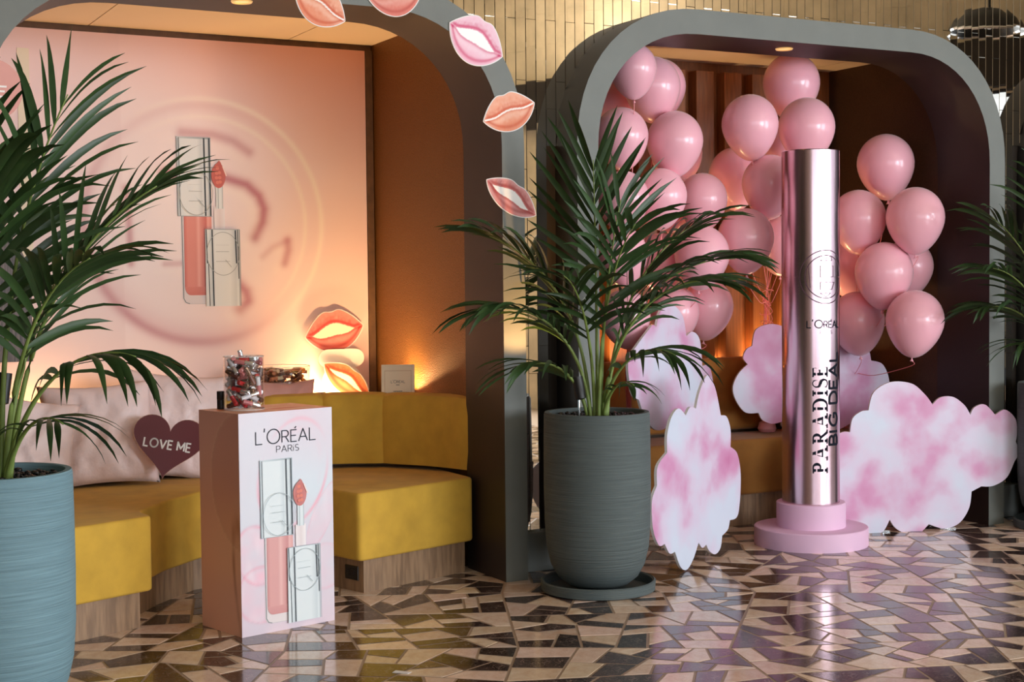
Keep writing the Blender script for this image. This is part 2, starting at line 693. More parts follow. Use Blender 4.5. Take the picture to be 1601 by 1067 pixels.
PORTALS = [(-2.68, 0.0), (.305, 3.29), (3.63, 6.6)]
LEG = .125
for i, (u0, u1) in enumerate(PORTALS):
    o_ = arch(u0, u1, TOP, RC)
    n_ = arch(u0 + LEG, u1 - LEG, TOP - .13, RC - LEG)
    n = len(o_)
    b = MB()
    e = .006
    b.add([(x, 0, z) for x, z in o_] + [(x, 0, z) for x, z in n_], [(k, n + k, n + k + 1, k + 1) for k in range(n - 1)])
    tr = wstruct('trim_%d' % (i + 1), b.mesh('trim', M_GREY, fix=True))
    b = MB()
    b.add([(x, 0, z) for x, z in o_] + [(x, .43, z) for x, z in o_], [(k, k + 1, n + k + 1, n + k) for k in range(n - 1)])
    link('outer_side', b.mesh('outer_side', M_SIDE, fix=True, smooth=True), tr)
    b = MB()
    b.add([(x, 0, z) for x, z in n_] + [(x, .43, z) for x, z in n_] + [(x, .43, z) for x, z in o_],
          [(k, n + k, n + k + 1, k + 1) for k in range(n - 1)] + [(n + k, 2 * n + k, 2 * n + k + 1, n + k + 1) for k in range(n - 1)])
    link('inner_side', b.mesh('inner_side', M_INNER_SHADE, fix=True, smooth=True), tr)

MW = .215            # plane of the mirror strips


def under(uq):
    """height of the portal outline below which the wall is open"""
    for u0, u1 in PORTALS:
        if u0 - .001 <= uq <= u1 + .001:
            o_ = arch(u0, u1, TOP, RC)
            for k in range(1, len(o_) - 2):
                (a, za), (b_, zb) = o_[k], o_[k + 1]
                if a <= uq <= b_:
                    return za + (zb - za) * (uq - a) / max(b_ - a, 1e-6)
            return TOP - RC
    return 0


SWD = .0585
b = MB()
us = [-3.6 + i * .05 for i in range(215)]
for a, c in zip(us, us[1:]):
    za, zc = under(a), under(c)
    if za == 0 or zc == 0:
        za = zc = 0 if (za == 0 and zc == 0) else max(za, zc) if min(za, zc) > 0 else (0 if False else 0)
    za, zc = max(0, za - .05), max(0, zc - .05)
    if (under(a) == 0) != (under(c) == 0):
        za = zc = 0
    b.add([(a, MW + .012, za), (c, MW + .012, zc), (c, MW + .012, 5.2), (a, MW + .012, 5.2)], [(0, 1, 2, 3)])
wall_back = wstruct('wall_back', b.mesh('wall_back', M_BACKING))
rm = random.Random(5)
k = 0
ncol = 0
uq = -.98
while uq < 4.05:
    a, c = uq + .001, uq + SWD - .001
    za, zc, zm = under(a), under(c), under((a + c) / 2)
    if (za == 0) != (zc == 0):
        za = zc = max(za, zc, TOP - RC)
    if za == 0:
        za = zc = .2
    lo = min(za, zc)
    z = 3.9 - (.14 if ncol % 2 else 0) - rm.uniform(0, .01)
    while z > lo + .01:
        z2 = z - .455
        b0, b1 = max(z2 + .0008, za), max(z2 + .0008, zc)
        if z - max(b0, b1) > -.2 and z > min(b0, b1) and min(b0, b1) < 3.3:
            b0, b1 = min(b0, z - .004), min(b1, z - .004)
            uc, zc_ = (a + c) / 2, (z + min(b0, b1)) / 2
            q = [(a - uc, b0 - zc_), (c - uc, b1 - zc_), (c - uc, z - .0005 - zc_), (a - uc, z - .0005 - zc_)]
            mb = MB().prism(q, 0, .01, 'y')
            s = link('mirror_strip', mb.mesh('mirror_strip', M_MIRROR, bevel=.0011, seg=1, fix=True), wall_back, (uc, MW, zc_),
                     (R(rm.gauss(0, .12)), 0, R(rm.gauss(0, .16))))
            k += 1
        z = z2
    uq += SWD
    ncol += 1
b = MB().box(.005, .30, .16, MW + .01, 0, .2)
wstruct('baseboard_center', b.mesh('baseboard_center', M_GREY, bevel=.004))
b = MB().box(3.295, 3.625, .16, MW + .01, 0, .2)
wstruct('baseboard_right', b.mesh('baseboard_right', M_GREY, bevel=.004))

# left niche shell
NZ = 2.905
b = MB().box(-.10, -.03, .43, 1.80, 0, 3.1)
wstruct('wall_niche_right', b.mesh('wall', M_BRONZE))
b = MB().box(-2.66, -2.58, .43, 1.80, 0, 3.1)
wstruct('wall_niche_left', b.mesh('wall', M_BRONZE))
b = MB().box(-2.60, -.03, 1.76, 1.82, 0, 3.1)
wstruct('wall_niche_back', b.mesh('wall', M_DARKWALL))


def panel_ceiling(name, u0, u1, w0, w1, z, cuts, wc):
    c = wstruct(name, MB().box(u0, u1, w0, w1, z + .012, z + .05).mesh('ceiling', M_BACKING))
    g = .003
    xs = [u0] + cuts + [u1]
    ws = [w0, wc, w1]
    for i in range(len(xs) - 1):
        for j in range(2):
            bb = MB().box(xs[i] + g, xs[i + 1] - g, ws[j] + g, ws[j + 1] - g, z, z + .012)
            link('panel', bb.mesh('panel', M_CEIL), c)
    return c


panel_ceiling('ceiling_niche_left', -2.6, -.03, .43, 1.78, NZ, [-1.75, -.62], .95)
b = MB().box(-2.58, -.105, 1.70, 1.76, NZ - .035, NZ)
wstruct('trim_4', b.mesh('batten', M_BATTEN))
b = MB().box(-.145, -.105, 1.68, 1.755, .0, NZ - .035)
wstruct('trim_5', b.mesh('batten', M_BATTEN))

# right niche shell
b = MB().box(3.17, 3.24, .43, 1.52, 0, 3.1)
wstruct('wall_niche2_right', b.mesh('wall', M_DARKWALL))
b = MB().box(.355, .425, .43, 1.52, 0, 3.1)
wstruct('wall_niche2_left', b.mesh('wall', M_DARKWALL))
panel_ceiling('ceiling_niche_right', .425, 3.17, .43, 1.5, NZ, [1.35, 2.95], .97)
b = MB().box(.425, 3.17, 1.46, 1.52, 0, 3.1)
sw = wstruct('wall_niche2_back', b.mesh('wall', M_WOOD))
slat = MB().box(-.068, .068, -.045, .045, 0, 2.84 - .6).mesh('slat', M_WOOD, bevel=.003, seg=1)
x = .52
while x < 3.12:
    link('slat', slat, sw, (x, 1.413, .6))
    x += .222

# room around: right-hand wall with the windows, ceiling
XR = 9.0
ZT, ZB = 3.4, .62
b = MB()
b.box(XR, XR + .25, -6, 10.5, ZT, 5.25)
b.box(XR, XR + .25, -6, 10.5, 0, ZB)
ed = [-6] + [v for wy, ww, pw in WINDOWS for v in (wy - ww / 2 - .05, wy + ww / 2 + .05)] + [10.5]
for a, c in zip(ed[::2], ed[1::2]):
    b.box(XR, XR + .25, a, c, ZB, ZT)
wall_r = struct('wall_right', b.mesh('wall_right', M_TRAVERTINE))
for zz in (3.62,):
    link('ledge', MB().box(XR - .14, XR, -6, 10.5, 3.42, 3.9).mesh('ledge', M_BACKING), wall_r)
ry = random.Random(3)
tl = {}
for r_ in range(3):
    for i in range(26):
        y0 = -2.5 + i * .5 + (.25 if r_ % 2 else 0)
        tl_ = MB().box(XR - .012, XR, y0 + .0015, y0 + .4985, 3.92 + r_ * .42, 4.34 + r_ * .42 - .0015)
        link('stone', tl_.mesh('stone', M_TRAVERTINE), wall_r)
for i, (wy, ww, pw) in enumerate(WINDOWS):
    fr = MB()
    for a in (-1, 0, 1):
        fr.box(XR + .03, XR + .1, wy + a * (ww / 2) - .04, wy + a * (ww / 2) + .04, ZB, ZT)
    for zz in (ZB, 2.5, ZT - .08):
        fr.box(XR + .03, XR + .1, wy - ww / 2, wy + ww / 2, zz, zz + .08)
    wf = struct('window_%d' % (i + 1), fr.mesh('window', M_SIDE))
    link('pane', MB().box(XR + .06, XR + .066, wy - ww / 2, wy + ww / 2, ZB, ZT).mesh('pane', M_GLASSB), wf)
b = MB()
b.box(-7, XR + .25, -6.25, -6, ZT, 5.25).box(-7, XR + .25, -6.25, -6, 0, ZB)
ed = [-7] + [v for wx, ww, pw in REAR for v in (wx - ww / 2 - .05, wx + ww / 2 + .05)] + [XR + .25]
for a, c in zip(ed[::2], ed[1::2]):
    b.box(a, c, -6.25, -6, ZB, ZT)
struct('wall_rear', b.mesh('wall_rear', M_TRAVERTINE))
struct('wall_left', MB().box(-7.25, -7, -6.25, 11.5, 0, 5.25).mesh('wall_left', M_DARKWALL))
for i, (wx, ww, pw) in enumerate(REAR):
    fr = MB()
    for a in (-1, 0, 1):
        fr.box(wx + a * (ww / 2) - .04, wx + a * (ww / 2) + .04, -6.1, -6.03, ZB, ZT)
    wf = struct('window_%d' % (i + 4), fr.mesh('window', M_SIDE))
    link('pane', MB().box(wx - ww / 2, wx + ww / 2, -6.066, -6.06, ZB, ZT).mesh('pane', M_GLASSB), wf)
# added unseen light: brightens the upper right-hand wall that the mirror strips reflect
area('added_wall_fill', (8.55, 3.0, 3.95), (8.85, 3.0, 4.6), 13, .12, 205, (1, .95, .88)).rotation_euler = (Vector((.55, 0, .8))).to_track_quat('-Z', 'X').to_euler()
b = MB().box(-7, 9.25, -6.25, 11.5, 5.2, 5.4)
struct('ceiling', b.mesh('ceiling', M_TRAVERTINE))


def pendant(x, y, z, r, label):
    t = thing('pendant_lamp', label, 'lamp', (x, y, z), group='pendant lamps seen in the mirror strips')
    link('shade', MB().lathe([(r * .18, r * .7), (r * .5, r * .62), (r * .85, r * .3), (r, 0), (r * .96, 0), (r * .8, .28 * r), (r * .2, r * .6)], 28).mesh('shade', M_LAMPSHADE, smooth=True), t)
    link('rim', MB().lathe([(r, -.012), (r * 1.04, 0), (r, .012), (r * .97, 0), (r, -.012)], 28, closed=False).mesh('rim', M_CHROME, smooth=True), t)
    link('bulb', MB().lathe([(.01, r * .1), (.05, r * .2), (.06, r * .35), (.03, r * .55)], 16).mesh('bulb', M_WHITEBOARD, smooth=True), t)
    link('cord', MB().tube([(0, 0, r * .7), (0, 0, 5.2 - z)], .012, 8).mesh('cord', M_BLACK), t)


pendant(6.7, 8.0, 3.62, .3, 'black dome pendant lamp reflected large at the upper right')
pendant(7.6, 7.2, 4.25, .3, 'black dome pendant lamp reflected smaller and higher up')


# ------------------------------------------------------------------ prints
def gauss(d, s):
    return math.exp(-(d / s) ** 2)


def seg_d(px, py, pts):
    m = 1e9
    for (x0, y0), (x1, y1) in zip(pts, pts[1:]):
        dx, dy = x1 - x0, y1 - y0
        t = max(0, min(1, ((px - x0) * dx + (py - y0) * dy) / (dx * dx + dy * dy + 1e-9)))
        m = min(m, math.hypot(px - x0 - dx * t, py - y0 - dy * t))
    return m


def mixc(a, b_, t):
    t = max(0, min(1, t))
    return tuple(a[i] + (b_[i] - a[i]) * t for i in range(3))


class Art:
    """flat print: layered polygons in a plane (x right, y up), each layer .3 mm proud, colours per vertex"""

    def __init__(self, to3):
        self.to3, self.b, self.k = to3, MB(), 0

    def poly(self, pts, col):
        self.k += 1
        cs = [col] * len(pts) if not isinstance(col, list) else col
        self.b.add([self.to3(x, y, .0004 * self.k) for x, y in pts], [tuple(range(len(pts)))], cs)

    def bands(self, x0, x1, y0, y1, stops):
        """vertical colour bands across x"""
        self.k += 1
        vs, cs = [], []
        for t, c in stops:
            x_ = x0 + (x1 - x0) * t
            vs += [self.to3(x_, y0, .0004 * self.k), self.to3(x_, y1, .0004 * self.k)]
            cs += [c, c]
        self.b.add(vs, [(2 * i, 2 * i + 2, 2 * i + 3, 2 * i + 1) for i in range(len(stops) - 1)], cs)

    def line(self, pts, w_, col):
        self.k += 1
        for (x0, y0), (x1, y1) in zip(pts, pts[1:]):
            l = math.hypot(x1 - x0, y1 - y0) or 1
            nx, ny = -(y1 - y0) / l * w_ / 2, (x1 - x0) / l * w_ / 2
            self.b.add([self.to3(x, y, .0004 * self.k) for x, y in ((x0 + nx, y0 + ny), (x0 - nx, y0 - ny), (x1 - nx, y1 - ny), (x1 + nx, y1 + ny))],
                       [(0, 1, 2, 3)], [col] * 4)


def gloss_art(to3, shade=None):
    """picture of an open lip gloss; local units: art height 657, y up"""
    a = Art(to3)
    w1, w2, g1, dk = lin(226, 229, 228), lin(204, 209, 210), lin(150, 158, 160), lin(52, 60, 66)
    p1 = lin(222, 140, 128)
    p2 = lin(206, 108, 98)
    p3 = lin(236, 168, 156)
    if shade:
        w1, w2, g1, p1, p2, p3 = [mixc(c, shade, .18) for c in (w1, w2, g1, p1, p2, p3)]

    def Y(y):
        return 867 - y
    # clear outer wall of the vial
    a.poly([(434, Y(517)), (434, Y(835)), (440, Y(850)), (455, Y(857)), (530, Y(857)), (530, Y(517))][::1], lin(226, 214, 214))
    a.line([(436, Y(517)), (438, Y(835)), (446, Y(851)), (460, Y(856))], 3, lin(120, 126, 130))
    a.line([(460, Y(856)), (530, Y(857))], 1.5, lin(190, 190, 190))
    # coloured gloss
    a.bands(443, 546, Y(790), Y(517), [(0, p2), (.12, p1), (.42, p1), (.52, p3), (.62, p1), (.8, p2), (.86, p3), (1, p1)])
    n = 12
    pts = [(443, Y(790))] + [(443 + 22 - 22 * math.cos(math.pi / 2 * k / n) if k < n else 470, Y(790) - 33 * math.sin(math.pi / 2 * k / n)) for k in range(n + 1)] + [(546, Y(823)), (546, Y(790))]
    a.poly(pts, [mixc(p1, p2, .25 + .5 * (Y(790) - y) / 33) for x_, y in pts])
    # first cap
    a.bands(420, 547, Y(517), Y(210), [(0, g1), (.05, w2), (.12, w1), (.6, w1), (.72, w2), (.8, w1), (.9, w2), (1, g1)])
    a.bands(420, 547, Y(217), Y(210), [(0, w2), (1, g1)])
    for x_, w_ in ((428, 2.5), (522, 6), (541, 5)):
        a.line([(x_, Y(213)), (x_ + 3, Y(515))], w_, dk)
    a.line([(420, Y(210)), (422, Y(516)), (550, Y(517))], 2, g1)
    # wand and tip
    a.bands(556, 596, Y(566), Y(480), [(0, lin(238, 228, 228)), (.5, lin(226, 212, 212)), (1, lin(240, 232, 232))])
    a.bands(564, 590, Y(486), Y(398), [(0, w2), (.2, w1), (.3, g1), (.45, w1), (.8, w1), (1, g1)])
    tip = []
    for k in range(32):
        t = 2 * math.pi * k / 32
        yy = math.cos(t)
        xx = math.sin(t) * (27 if yy < 0 else 27 * (1 - yy ** 2.2 * .85))
        tip.append((575 + xx + (3 if yy > .8 else 0), Y(352) + yy * 54))
    a.poly(tip, [mixc(p2, lin(190, 84, 70), .5 + .5 * math.sin(k * 1.9) * .4) for k in range(32)])
    for k, (x_, y) in enumerate([(571, 328), (568, 348), (578, 346), (567, 366), (579, 365), (570, 384), (580, 382)]):
        a.poly([(x_ + 7 * math.cos(q * math.pi / 4), Y(y) + 7 * math.sin(q * math.pi / 4)) for q in range(8)], lin(222, 124, 104))
    a.line([(590, Y(320)), (604, Y(358))], 4, lin(250, 220, 210))
    # second cap
    a.bands(520, 650, Y(867), Y(567), [(0, w2), (.05, w1), (.2, w2), (.28, w1), (.7, w1), (.88, w2), (.95, w1), (1, g1)])
    for x_, w_, y0, y1 in ((524, 4, 567, 700), (531, 3, 700, 866), (546, 5, 567, 866), (634, 5, 570, 700), (642, 3, 567, 760)):
        a.line([(x_, Y(y0)), (x_ + 3, Y(y1))], w_, dk)
    a.line([(520, Y(567)), (650, Y(567))], 2, g1)
    a.line([(650, Y(567)), (652, Y(867))], 2, g1)
    # embossed rings
    for cx_, cy_ in ((489, 428), (586, 662)):
        cir = [(cx_ + 62 * math.cos(math.pi * 2 * k / 40), Y(cy_) + 84 * math.sin(math.pi * 2 * k / 40)) for k in range(41)]
        a.line(cir, 2, g1)
        a.line([(cx_ - 28, Y(cy_ - 34)), (cx_ + 22, Y(cy_ - 34))], 1.6, w2)
        a.line([(cx_ - 28, Y(cy_ - 8)), (cx_ + 22, Y(cy_ - 8))], 1.6, g1)
        a.line([(cx_ - 28, Y(cy_ + 30)), (cx_ + 24, Y(cy_ + 30))], 1.6, g1)
        a.line([(cx_ + 8, Y(cy_ + 24)), (cx_ + 30, Y(cy_ + 52))], 2, g1)
    return a.b


# stroke lettering ------------------------------------------------------------
def el(cx, cy, rx, ry, a0, a1, n=14):
    return [(cx + rx * math.cos(R(a0 + (a1 - a0) * k / n)), cy + ry * math.sin(R(a0 + (a1 - a0) * k / n))) for k in range(n + 1)]


GLY = {
    'L': (.56, [[(0, 1), (0, 0), (.56, 0)]]),
    'O': (.98, [el(.49, .5, .49, .5, 0, 360, 28)]),
    'R': (.66, [[(0, 0), (0, 1), (.36, 1)], el(.36, .74, .26, .26, 90, -90), [(.36, .48), (0, .48)], [(.34, .48), (.66, 0)]]),
    'E': (.56, [[(.56, 1), (0, 1), (0, 0), (.56, 0)], [(0, .52), (.5, .52)]]),
    'A': (.82, [[(0, 0), (.41, 1), (.82, 0)], [(.15, .34), (.67, .34)]]),
    'P': (.6, [[(0, 0), (0, 1), (.34, 1)], el(.34, .73, .26, .27, 90, -90), [(.34, .46), (0, .46)]]),
    'I': (.0, [[(0, 0), (0, 1)]]),
    'i': (.0, [[(0, 0), (0, .7)], [(0, .9), (0, 1)]]),
    'S': (.54, [el(.27, .745, .25, .255, 35, 270), el(.27, .255, .27, .235, 90, -145)]),
    'B': (.64, [[(0, 0), (0, 1), (.34, 1)], el(.34, .76, .24, .24, 90, -90), [(.34, .52), (0, .52)], [(.34, .52), (.36, .52)], el(.36, .26, .28, .26, 90, -90), [(.36, 0), (0, 0)]]),
    'G': (.86, [el(.45, .5, .45, .5, 45, 330, 24), [(.84, .25), (.84, .5), (.5, .5)]]),
    'D': (.78, [[(0, 0), (0, 1), (.3, 1)], el(.3, .5, .48, .5, 90, -90, 20), [(.3, 0), (0, 0)]]),
    'V': (.8, [[(0, 1), (.4, 0), (.8, 1)]]),
    'M': (.9, [[(0, 0), (0, 1), (.45, .25), (.9, 1), (.9, 0)]]),
    "'": (.0, [[(.04, 1.08), (0, .82)]]),
    '^': (0, [[(-.38, 1.1), (-.24, 1.26)]]),
}


def stroke_text(items, width, sx=1.0, gap=.2):
    """items: list of (char, height scale, y shift); returns quads in 2D and total width (units of cap height)"""
    quads, x = [], 0
    for ch, hs, ys in items:
        if ch == ' ':
            x += .42 * sx
            continue
        w_, paths = GLY[ch]
        for p in paths:
            q = [(x + a * sx * hs, ys + c * hs) for a, c in p]
            for i, ((x0, y0), (x1, y1)) in enumerate(zip(q, q[1:])):
                l = math.hypot(x1 - x0, y1 - y0) or 1e-6
                tx, ty = (x1 - x0) / l, (y1 - y0) / l
                e0 = width * .32 if i > 0 else 0
                e1 = width * .32 if i < len(q) - 2 else 0
                x0_, y0_, x1_, y1_ = x0 - tx * e0, y0 - ty * e0, x1 + tx * e1, y1 + ty * e1
                nx, ny = -ty * width / 2, tx * width / 2
                quads.append([(x0_ + nx, y0_ + ny), (x0_ - nx, y0_ - ny), (x1_ - nx, y1_ - ny), (x1_ + nx, y1_ + ny)])
        if ch != '^':
            x += w_ * sx * hs + gap + (width if ch in "Ii'" else 0)
    return quads, x - gap


def serif_text(word, gap=.13):
    """high-contrast serif capitals from polygons"""
    T, h, s = .18, .09, .075
    out, x = [], 0

    def rect(x0, x1, y0, y1):
        out.append([(x + x0, y0), (x + x1, y0), (x + x1, y1), (x + x0, y1)])

    def ser(xc, y, half=.17):
        rect(xc - half, xc + half, y, y + h) if y < .5 else rect(xc - half, xc + half, y - h, y)

    def bowl(x0, cy, rx, ry, thick):
        n = 14
        o_ = [(x0 + rx * math.cos(t), cy + ry * math.sin(t)) for t in [math.pi / 2 - math.pi * k / n for k in range(n + 1)]]
        i_ = [(x0 + (rx - thick) * math.cos(t), cy + (ry - h) * math.sin(t)) for t in [math.pi / 2 - math.pi * k / n for k in range(n + 1)]]
        for k in range(n):
            out.append([(x + i_[k][0], i_[k][1]), (x + i_[k + 1][0], i_[k + 1][1]), (x + o_[k + 1][0], o_[k + 1][1]), (x + o_[k][0], o_[k][1])])

    def diag(x0, y0, x1, y1, w_):
        out.append([(x + x0 - w_ / 2, y0), (x + x0 + w_ / 2, y0), (x + x1 + w_ / 2, y1), (x + x1 - w_ / 2, y1)])
    for ch in word:
        if ch in 'PR':
            rect(.1, .1 + T, 0, 1)
            ser(.18, 0)
            ser(.14, 1, .13)
            rect(.25, .42, 1 - h, 1)
            rect(.25, .42, .46, .46 + h)
            bowl(.40, .73, .27, .27, T)
            w_ = .68
            if ch == 'R':
                diag(.76, 0, .42, .47, .19)
                ser(.78, 0, .12)
                w_ = .86
        elif ch == 'A':
            diag(.12, 0, .42, 1, .045)
            diag(.74, 0, .43, 1, .19)
            rect(.2, .62, .33, .33 + h)
            ser(.12, 0, .13)
            ser(.74, 0, .19)
            w_ = .9
        elif ch == 'D':
            rect(.1, .1 + T, 0, 1)
            rect(0, .42, 0, h)
            rect(0, .42, 1 - h, 1)
            bowl(.38, .5, .46, .5, T + .01)
            w_ = .84
        elif ch == 'I':
            rect(.1, .1 + T, 0, 1)
            ser(.185, 0, .18)
            ser(.185, 1, .18)
            w_ = .37
        elif ch == 'S':
            path = el(.29, .745, .22, .24, 20, 250, 16) + el(.29, .26, .245, .24, 75, -160, 16)
            n = len(path)
            for k in range(n - 1):
                (x0, y0), (x1, y1) = path[k], path[k + 1]
                t = k / n
                w_ = .04 + .14 * math.exp(-((t - .5) / .16) ** 2) + .02
                l = math.hypot(x1 - x0, y1 - y0) or 1
                nx, ny = -(y1 - y0) / l * w_ / 2, (x1 - x0) / l * w_ / 2
                out.append([(x + x0 + nx, y0 + ny), (x + x0 - nx, y0 - ny), (x + x1 - nx, y1 - ny), (x + x1 + nx, y1 + ny)])
            rect(.47, .5, .72, .97)
            rect(.04, .07, .03, .3)
            w_ = .56
        elif ch == 'E':
            rect(.1, .1 + T, 0, 1)
            rect(0, .62, 0, h)
            rect(0, .58, 1 - h, 1)
            rect(.25, .46, .5, .5 + h)
            rect(.59, .62, 0, .27)
            rect(.55, .58, .76, 1)
            rect(.43, .46, .4, .63)
            w_ = .64
        x += w_ + gap
    return out, x - gap


def lettering(name, quads, scale, ox, oy, to3, m, parent, lift=.0014, sub=1):
    """2D quads -> flat mesh at (ox, oy) in the plane; sub splits quads so that they can wrap a curved surface"""
    b = MB()
    for q in quads:
        for i in range(sub):
            for j in range(sub):
                vs = []
                for a, c in ((i, j), (i + 1, j), (i + 1, j + 1), (i, j + 1)):
                    a, c = a / sub, c / sub
                    x_ = (q[0][0] * (1 - a) + q[1][0] * a) * (1 - c) + (q[3][0] * (1 - a) + q[2][0] * a) * c
                    y = (q[0][1] * (1 - a) + q[1][1] * a) * (1 - c) + (q[3][1] * (1 - a) + q[2][1] * a) * c
                    vs.append(to3(ox + x_ * scale, oy + y * scale, lift))
                b.add(vs, [(0, 1, 2, 3)])
    return link(name, b.mesh(name, m), parent)


LOGO = [('L', .88, 0), ("'", 1, .0), ('O', 1.0, -.02), ('R', .82, 0), ('E', .82, 0), ('^', .82, .02), ('A', .86, 0), ('L', .88, 0)]
PARIS = [(c, 1, 0) for c in 'PARiS']


# ------------------------------------------------------------------ banner in the left niche
def banner():
    u0, u1, z0, z1 = -2.58, -.148, .86, NZ - .036
    t = thing('backdrop_banner', 'pink printed backdrop with embossed round emblem behind the sofa', 'banner', W(0, 1.69), A)
    link('board', MB().box(u0, u1, 0, .02, z0, z1).mesh('board', M_WHITEBOARD), t)
    base = lin(242, 206, 200)
    pale = lin(246, 232, 230)
    deep = lin(205, 120, 110)
    dark = lin(184, 92, 106)
    light = lin(252, 238, 222)
    s = .68 / 460

    def P(px, py):
        return -1.135 + (px - 520) * s, 1.84 - (py - 540) * s
    strokes = [([P(*q) for q in ((370, 352), (500, 356), (610, 366), (690, 388), (738, 430), (758, 480), (750, 530), (718, 590))], .032, 1.0, 1),
               ([P(*q) for q in ((852, 602), (854, 640), (838, 690))], .026, .7, 0),
               ([P(*q) for q in ((852, 602), (790, 630), (750, 665))], .02, .35, 0),
               ([P(*q) for q in ((226, 410), (236, 550), (240, 690))], .022, .75, 0),
               ([P(*q) for q in ((440, 196), (560, 200), (640, 222), (702, 262))], .03, .6, 0),
               ([P(*q) for q in ((640, 760), (680, 800), (688, 835), (655, 866))], .035, .9, 0),
               ([P(*q) for q in ((366, 692), (450, 690))], .016, .5, 0)]

    def cf(a, b_):
        u_, z = u0 + (u1 - u0) * a, z0 + (z1 - z0) * b_
        dx, dz = u_ + 1.135, z - 1.84
        r_ = math.hypot(dx, dz)
        th = math.atan2(dz, dx)
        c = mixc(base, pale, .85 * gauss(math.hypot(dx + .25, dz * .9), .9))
        c = mixc(c, lin(226, 160, 140), max(0, min(1, (dz + dx * .35 - .55) * 1.1)))  # orange of the warm lamplight painted in towards the upper right
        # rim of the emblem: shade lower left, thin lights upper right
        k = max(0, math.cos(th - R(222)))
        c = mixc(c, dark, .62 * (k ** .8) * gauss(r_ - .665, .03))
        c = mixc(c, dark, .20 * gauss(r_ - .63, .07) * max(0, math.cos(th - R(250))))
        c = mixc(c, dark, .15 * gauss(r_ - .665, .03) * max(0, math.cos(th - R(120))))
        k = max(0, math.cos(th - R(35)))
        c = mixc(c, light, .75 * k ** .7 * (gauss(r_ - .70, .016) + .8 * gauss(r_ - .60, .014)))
        for pts, sg, am, _ in strokes:
            d = seg_d(u_, z, pts)
            c = mixc(c, dark, am * .85 * gauss(d, sg))
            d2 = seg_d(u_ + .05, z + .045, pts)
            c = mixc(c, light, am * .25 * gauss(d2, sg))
        if u_ < -1.592:
            c = mixc(c, lin(214, 176, 176), .16)
        return c
    b = MB().grid(lambda a, c: (u0 + (u1 - u0) * a, -.001, z0 + (z1 - z0) * c), 190, 150, cf)
    link('printed_face', b.mesh('printed_face', M_PRINTM), t)
    # product picture, placed from the photograph
    lu, _, lz = at_w(280, 480, 1.69)
    hu, _, hz = at_w(280, 213.5, 1.69)
    sc_ = (hz - lz) / 657 * 1.0

    def to3(x, y, d):
        return (lu + (x - 420) * sc_ * 1.06, -.0015 - d, lz + y * sc_)
    link('printed_lip_gloss', gloss_art(to3).mesh('printed_lip_gloss', M_PRINTM), t)
    a, _, _ = at_w(31, 300, 1.69)
    c, _, _ = at_w(50, 300, 1.69)
    link('pale_strip', MB().box(a, c, -.004, 0, 1.45, 2.76).mesh('pale_strip', mat('plain_cream', lin(232, 216, 190), .6)), t)  # narrow pale cream upright near the left end of the board


banner()


# ------------------------------------------------------------------ lips
def lips(label, px, py, wpx, rot, pal, open_, wd_, hu_=.30, hl=.36, name='lip_cutout', border=.03, bow=.1, bend=0):
    u_, _, z = at_w(px, py, wd_)
    c = W(u_, wd_, z)
    S = wpx / FPX * c.y / 2                 # half length
    t = thing(name, label, 'cutout', c, 0, 'printed lips cutouts', rot=(Matrix.Rotation(A, 4, 'Z') @ Matrix.Rotation(R(rot), 4, 'Y')).to_euler())

    def up(x):
        return hu_ * (1 - abs(x) ** 1.75) ** .95 * (1 - bow * 1.6 * math.exp(-(x / .2) ** 2)) * 1.12

    def dn(x):
        return -hl * (1 - abs(x) ** 2.0) ** .8

    def mid(x):
        return .06 * math.cos(x * 4.2) * (1 - x * x)
    n = 72
    xs = [-math.cos(math.pi * i / n) for i in range(n + 1)]
    bo = 1 + border
    outl = [(x * bo * S, (dn(x) - border * .9 * (1 - abs(x) ** 6)) * S) for x in xs] + [(x * bo * S, (up(x) + border * .9 * (1 - abs(x) ** 6)) * S) for x in xs[::-1][1:-1]]
    link('backing', MB().prism(outl, 0, .004, 'y').mesh('backing', M_WHITEBOARD, fix=True), t)
    lo, hi, line, wh = pal
    nv = 60
    sd = random.random() * 50

    def fn(a, b_):
        x = xs[int(round(a * n))]
        return (x * S, -.0006, (dn(x) + (up(x) - dn(x)) * b_) * S)

    def cf(a, b_):
        x = xs[int(round(a * n))]
        y = dn(x) + (up(x) - dn(x)) * b_
        m_ = mid(x)
        if open_:
            g = open_ * (1 - abs(x * 1.35 + .05) ** 2)
            if g > 0 and abs(y - m_) < g:
                return wh
            d = abs(y - m_) - max(0, g)
        else:
            d = abs(y - m_)
            if d < .03 and abs(x) < .97:
                return wh
        edge = min(abs(y - up(x)), abs(y - dn(x)))
        nz = noise.noise((x * 9 + sd, y * 9, 3)) * .5 + noise.noise((x * 30 + sd, y * 6, 7)) * .35
        if y > m_:
            c_ = mixc(hi, lo, .35 + nz * .5)
            c_ = mixc(c_, line, .9 * gauss(d - .07, .07 + .04 * nz) + .45 * gauss(d - .2, .05) * (.5 + nz))
            c_ = mixc(c_, hi, .6 * gauss(edge, .07))
        else:
            c_ = mixc(lo, hi, .3 + .6 * gauss(d - .17, .12) + nz * .5)
            c_ = mixc(c_, line, .75 * gauss(edge - .15, .07 + .04 * nz) + .55 * gauss(d - .03, .04))
        return c_
    link('print', MB().grid(fn, n, nv, cf).mesh('print', M_PRINTM), t)
    return t


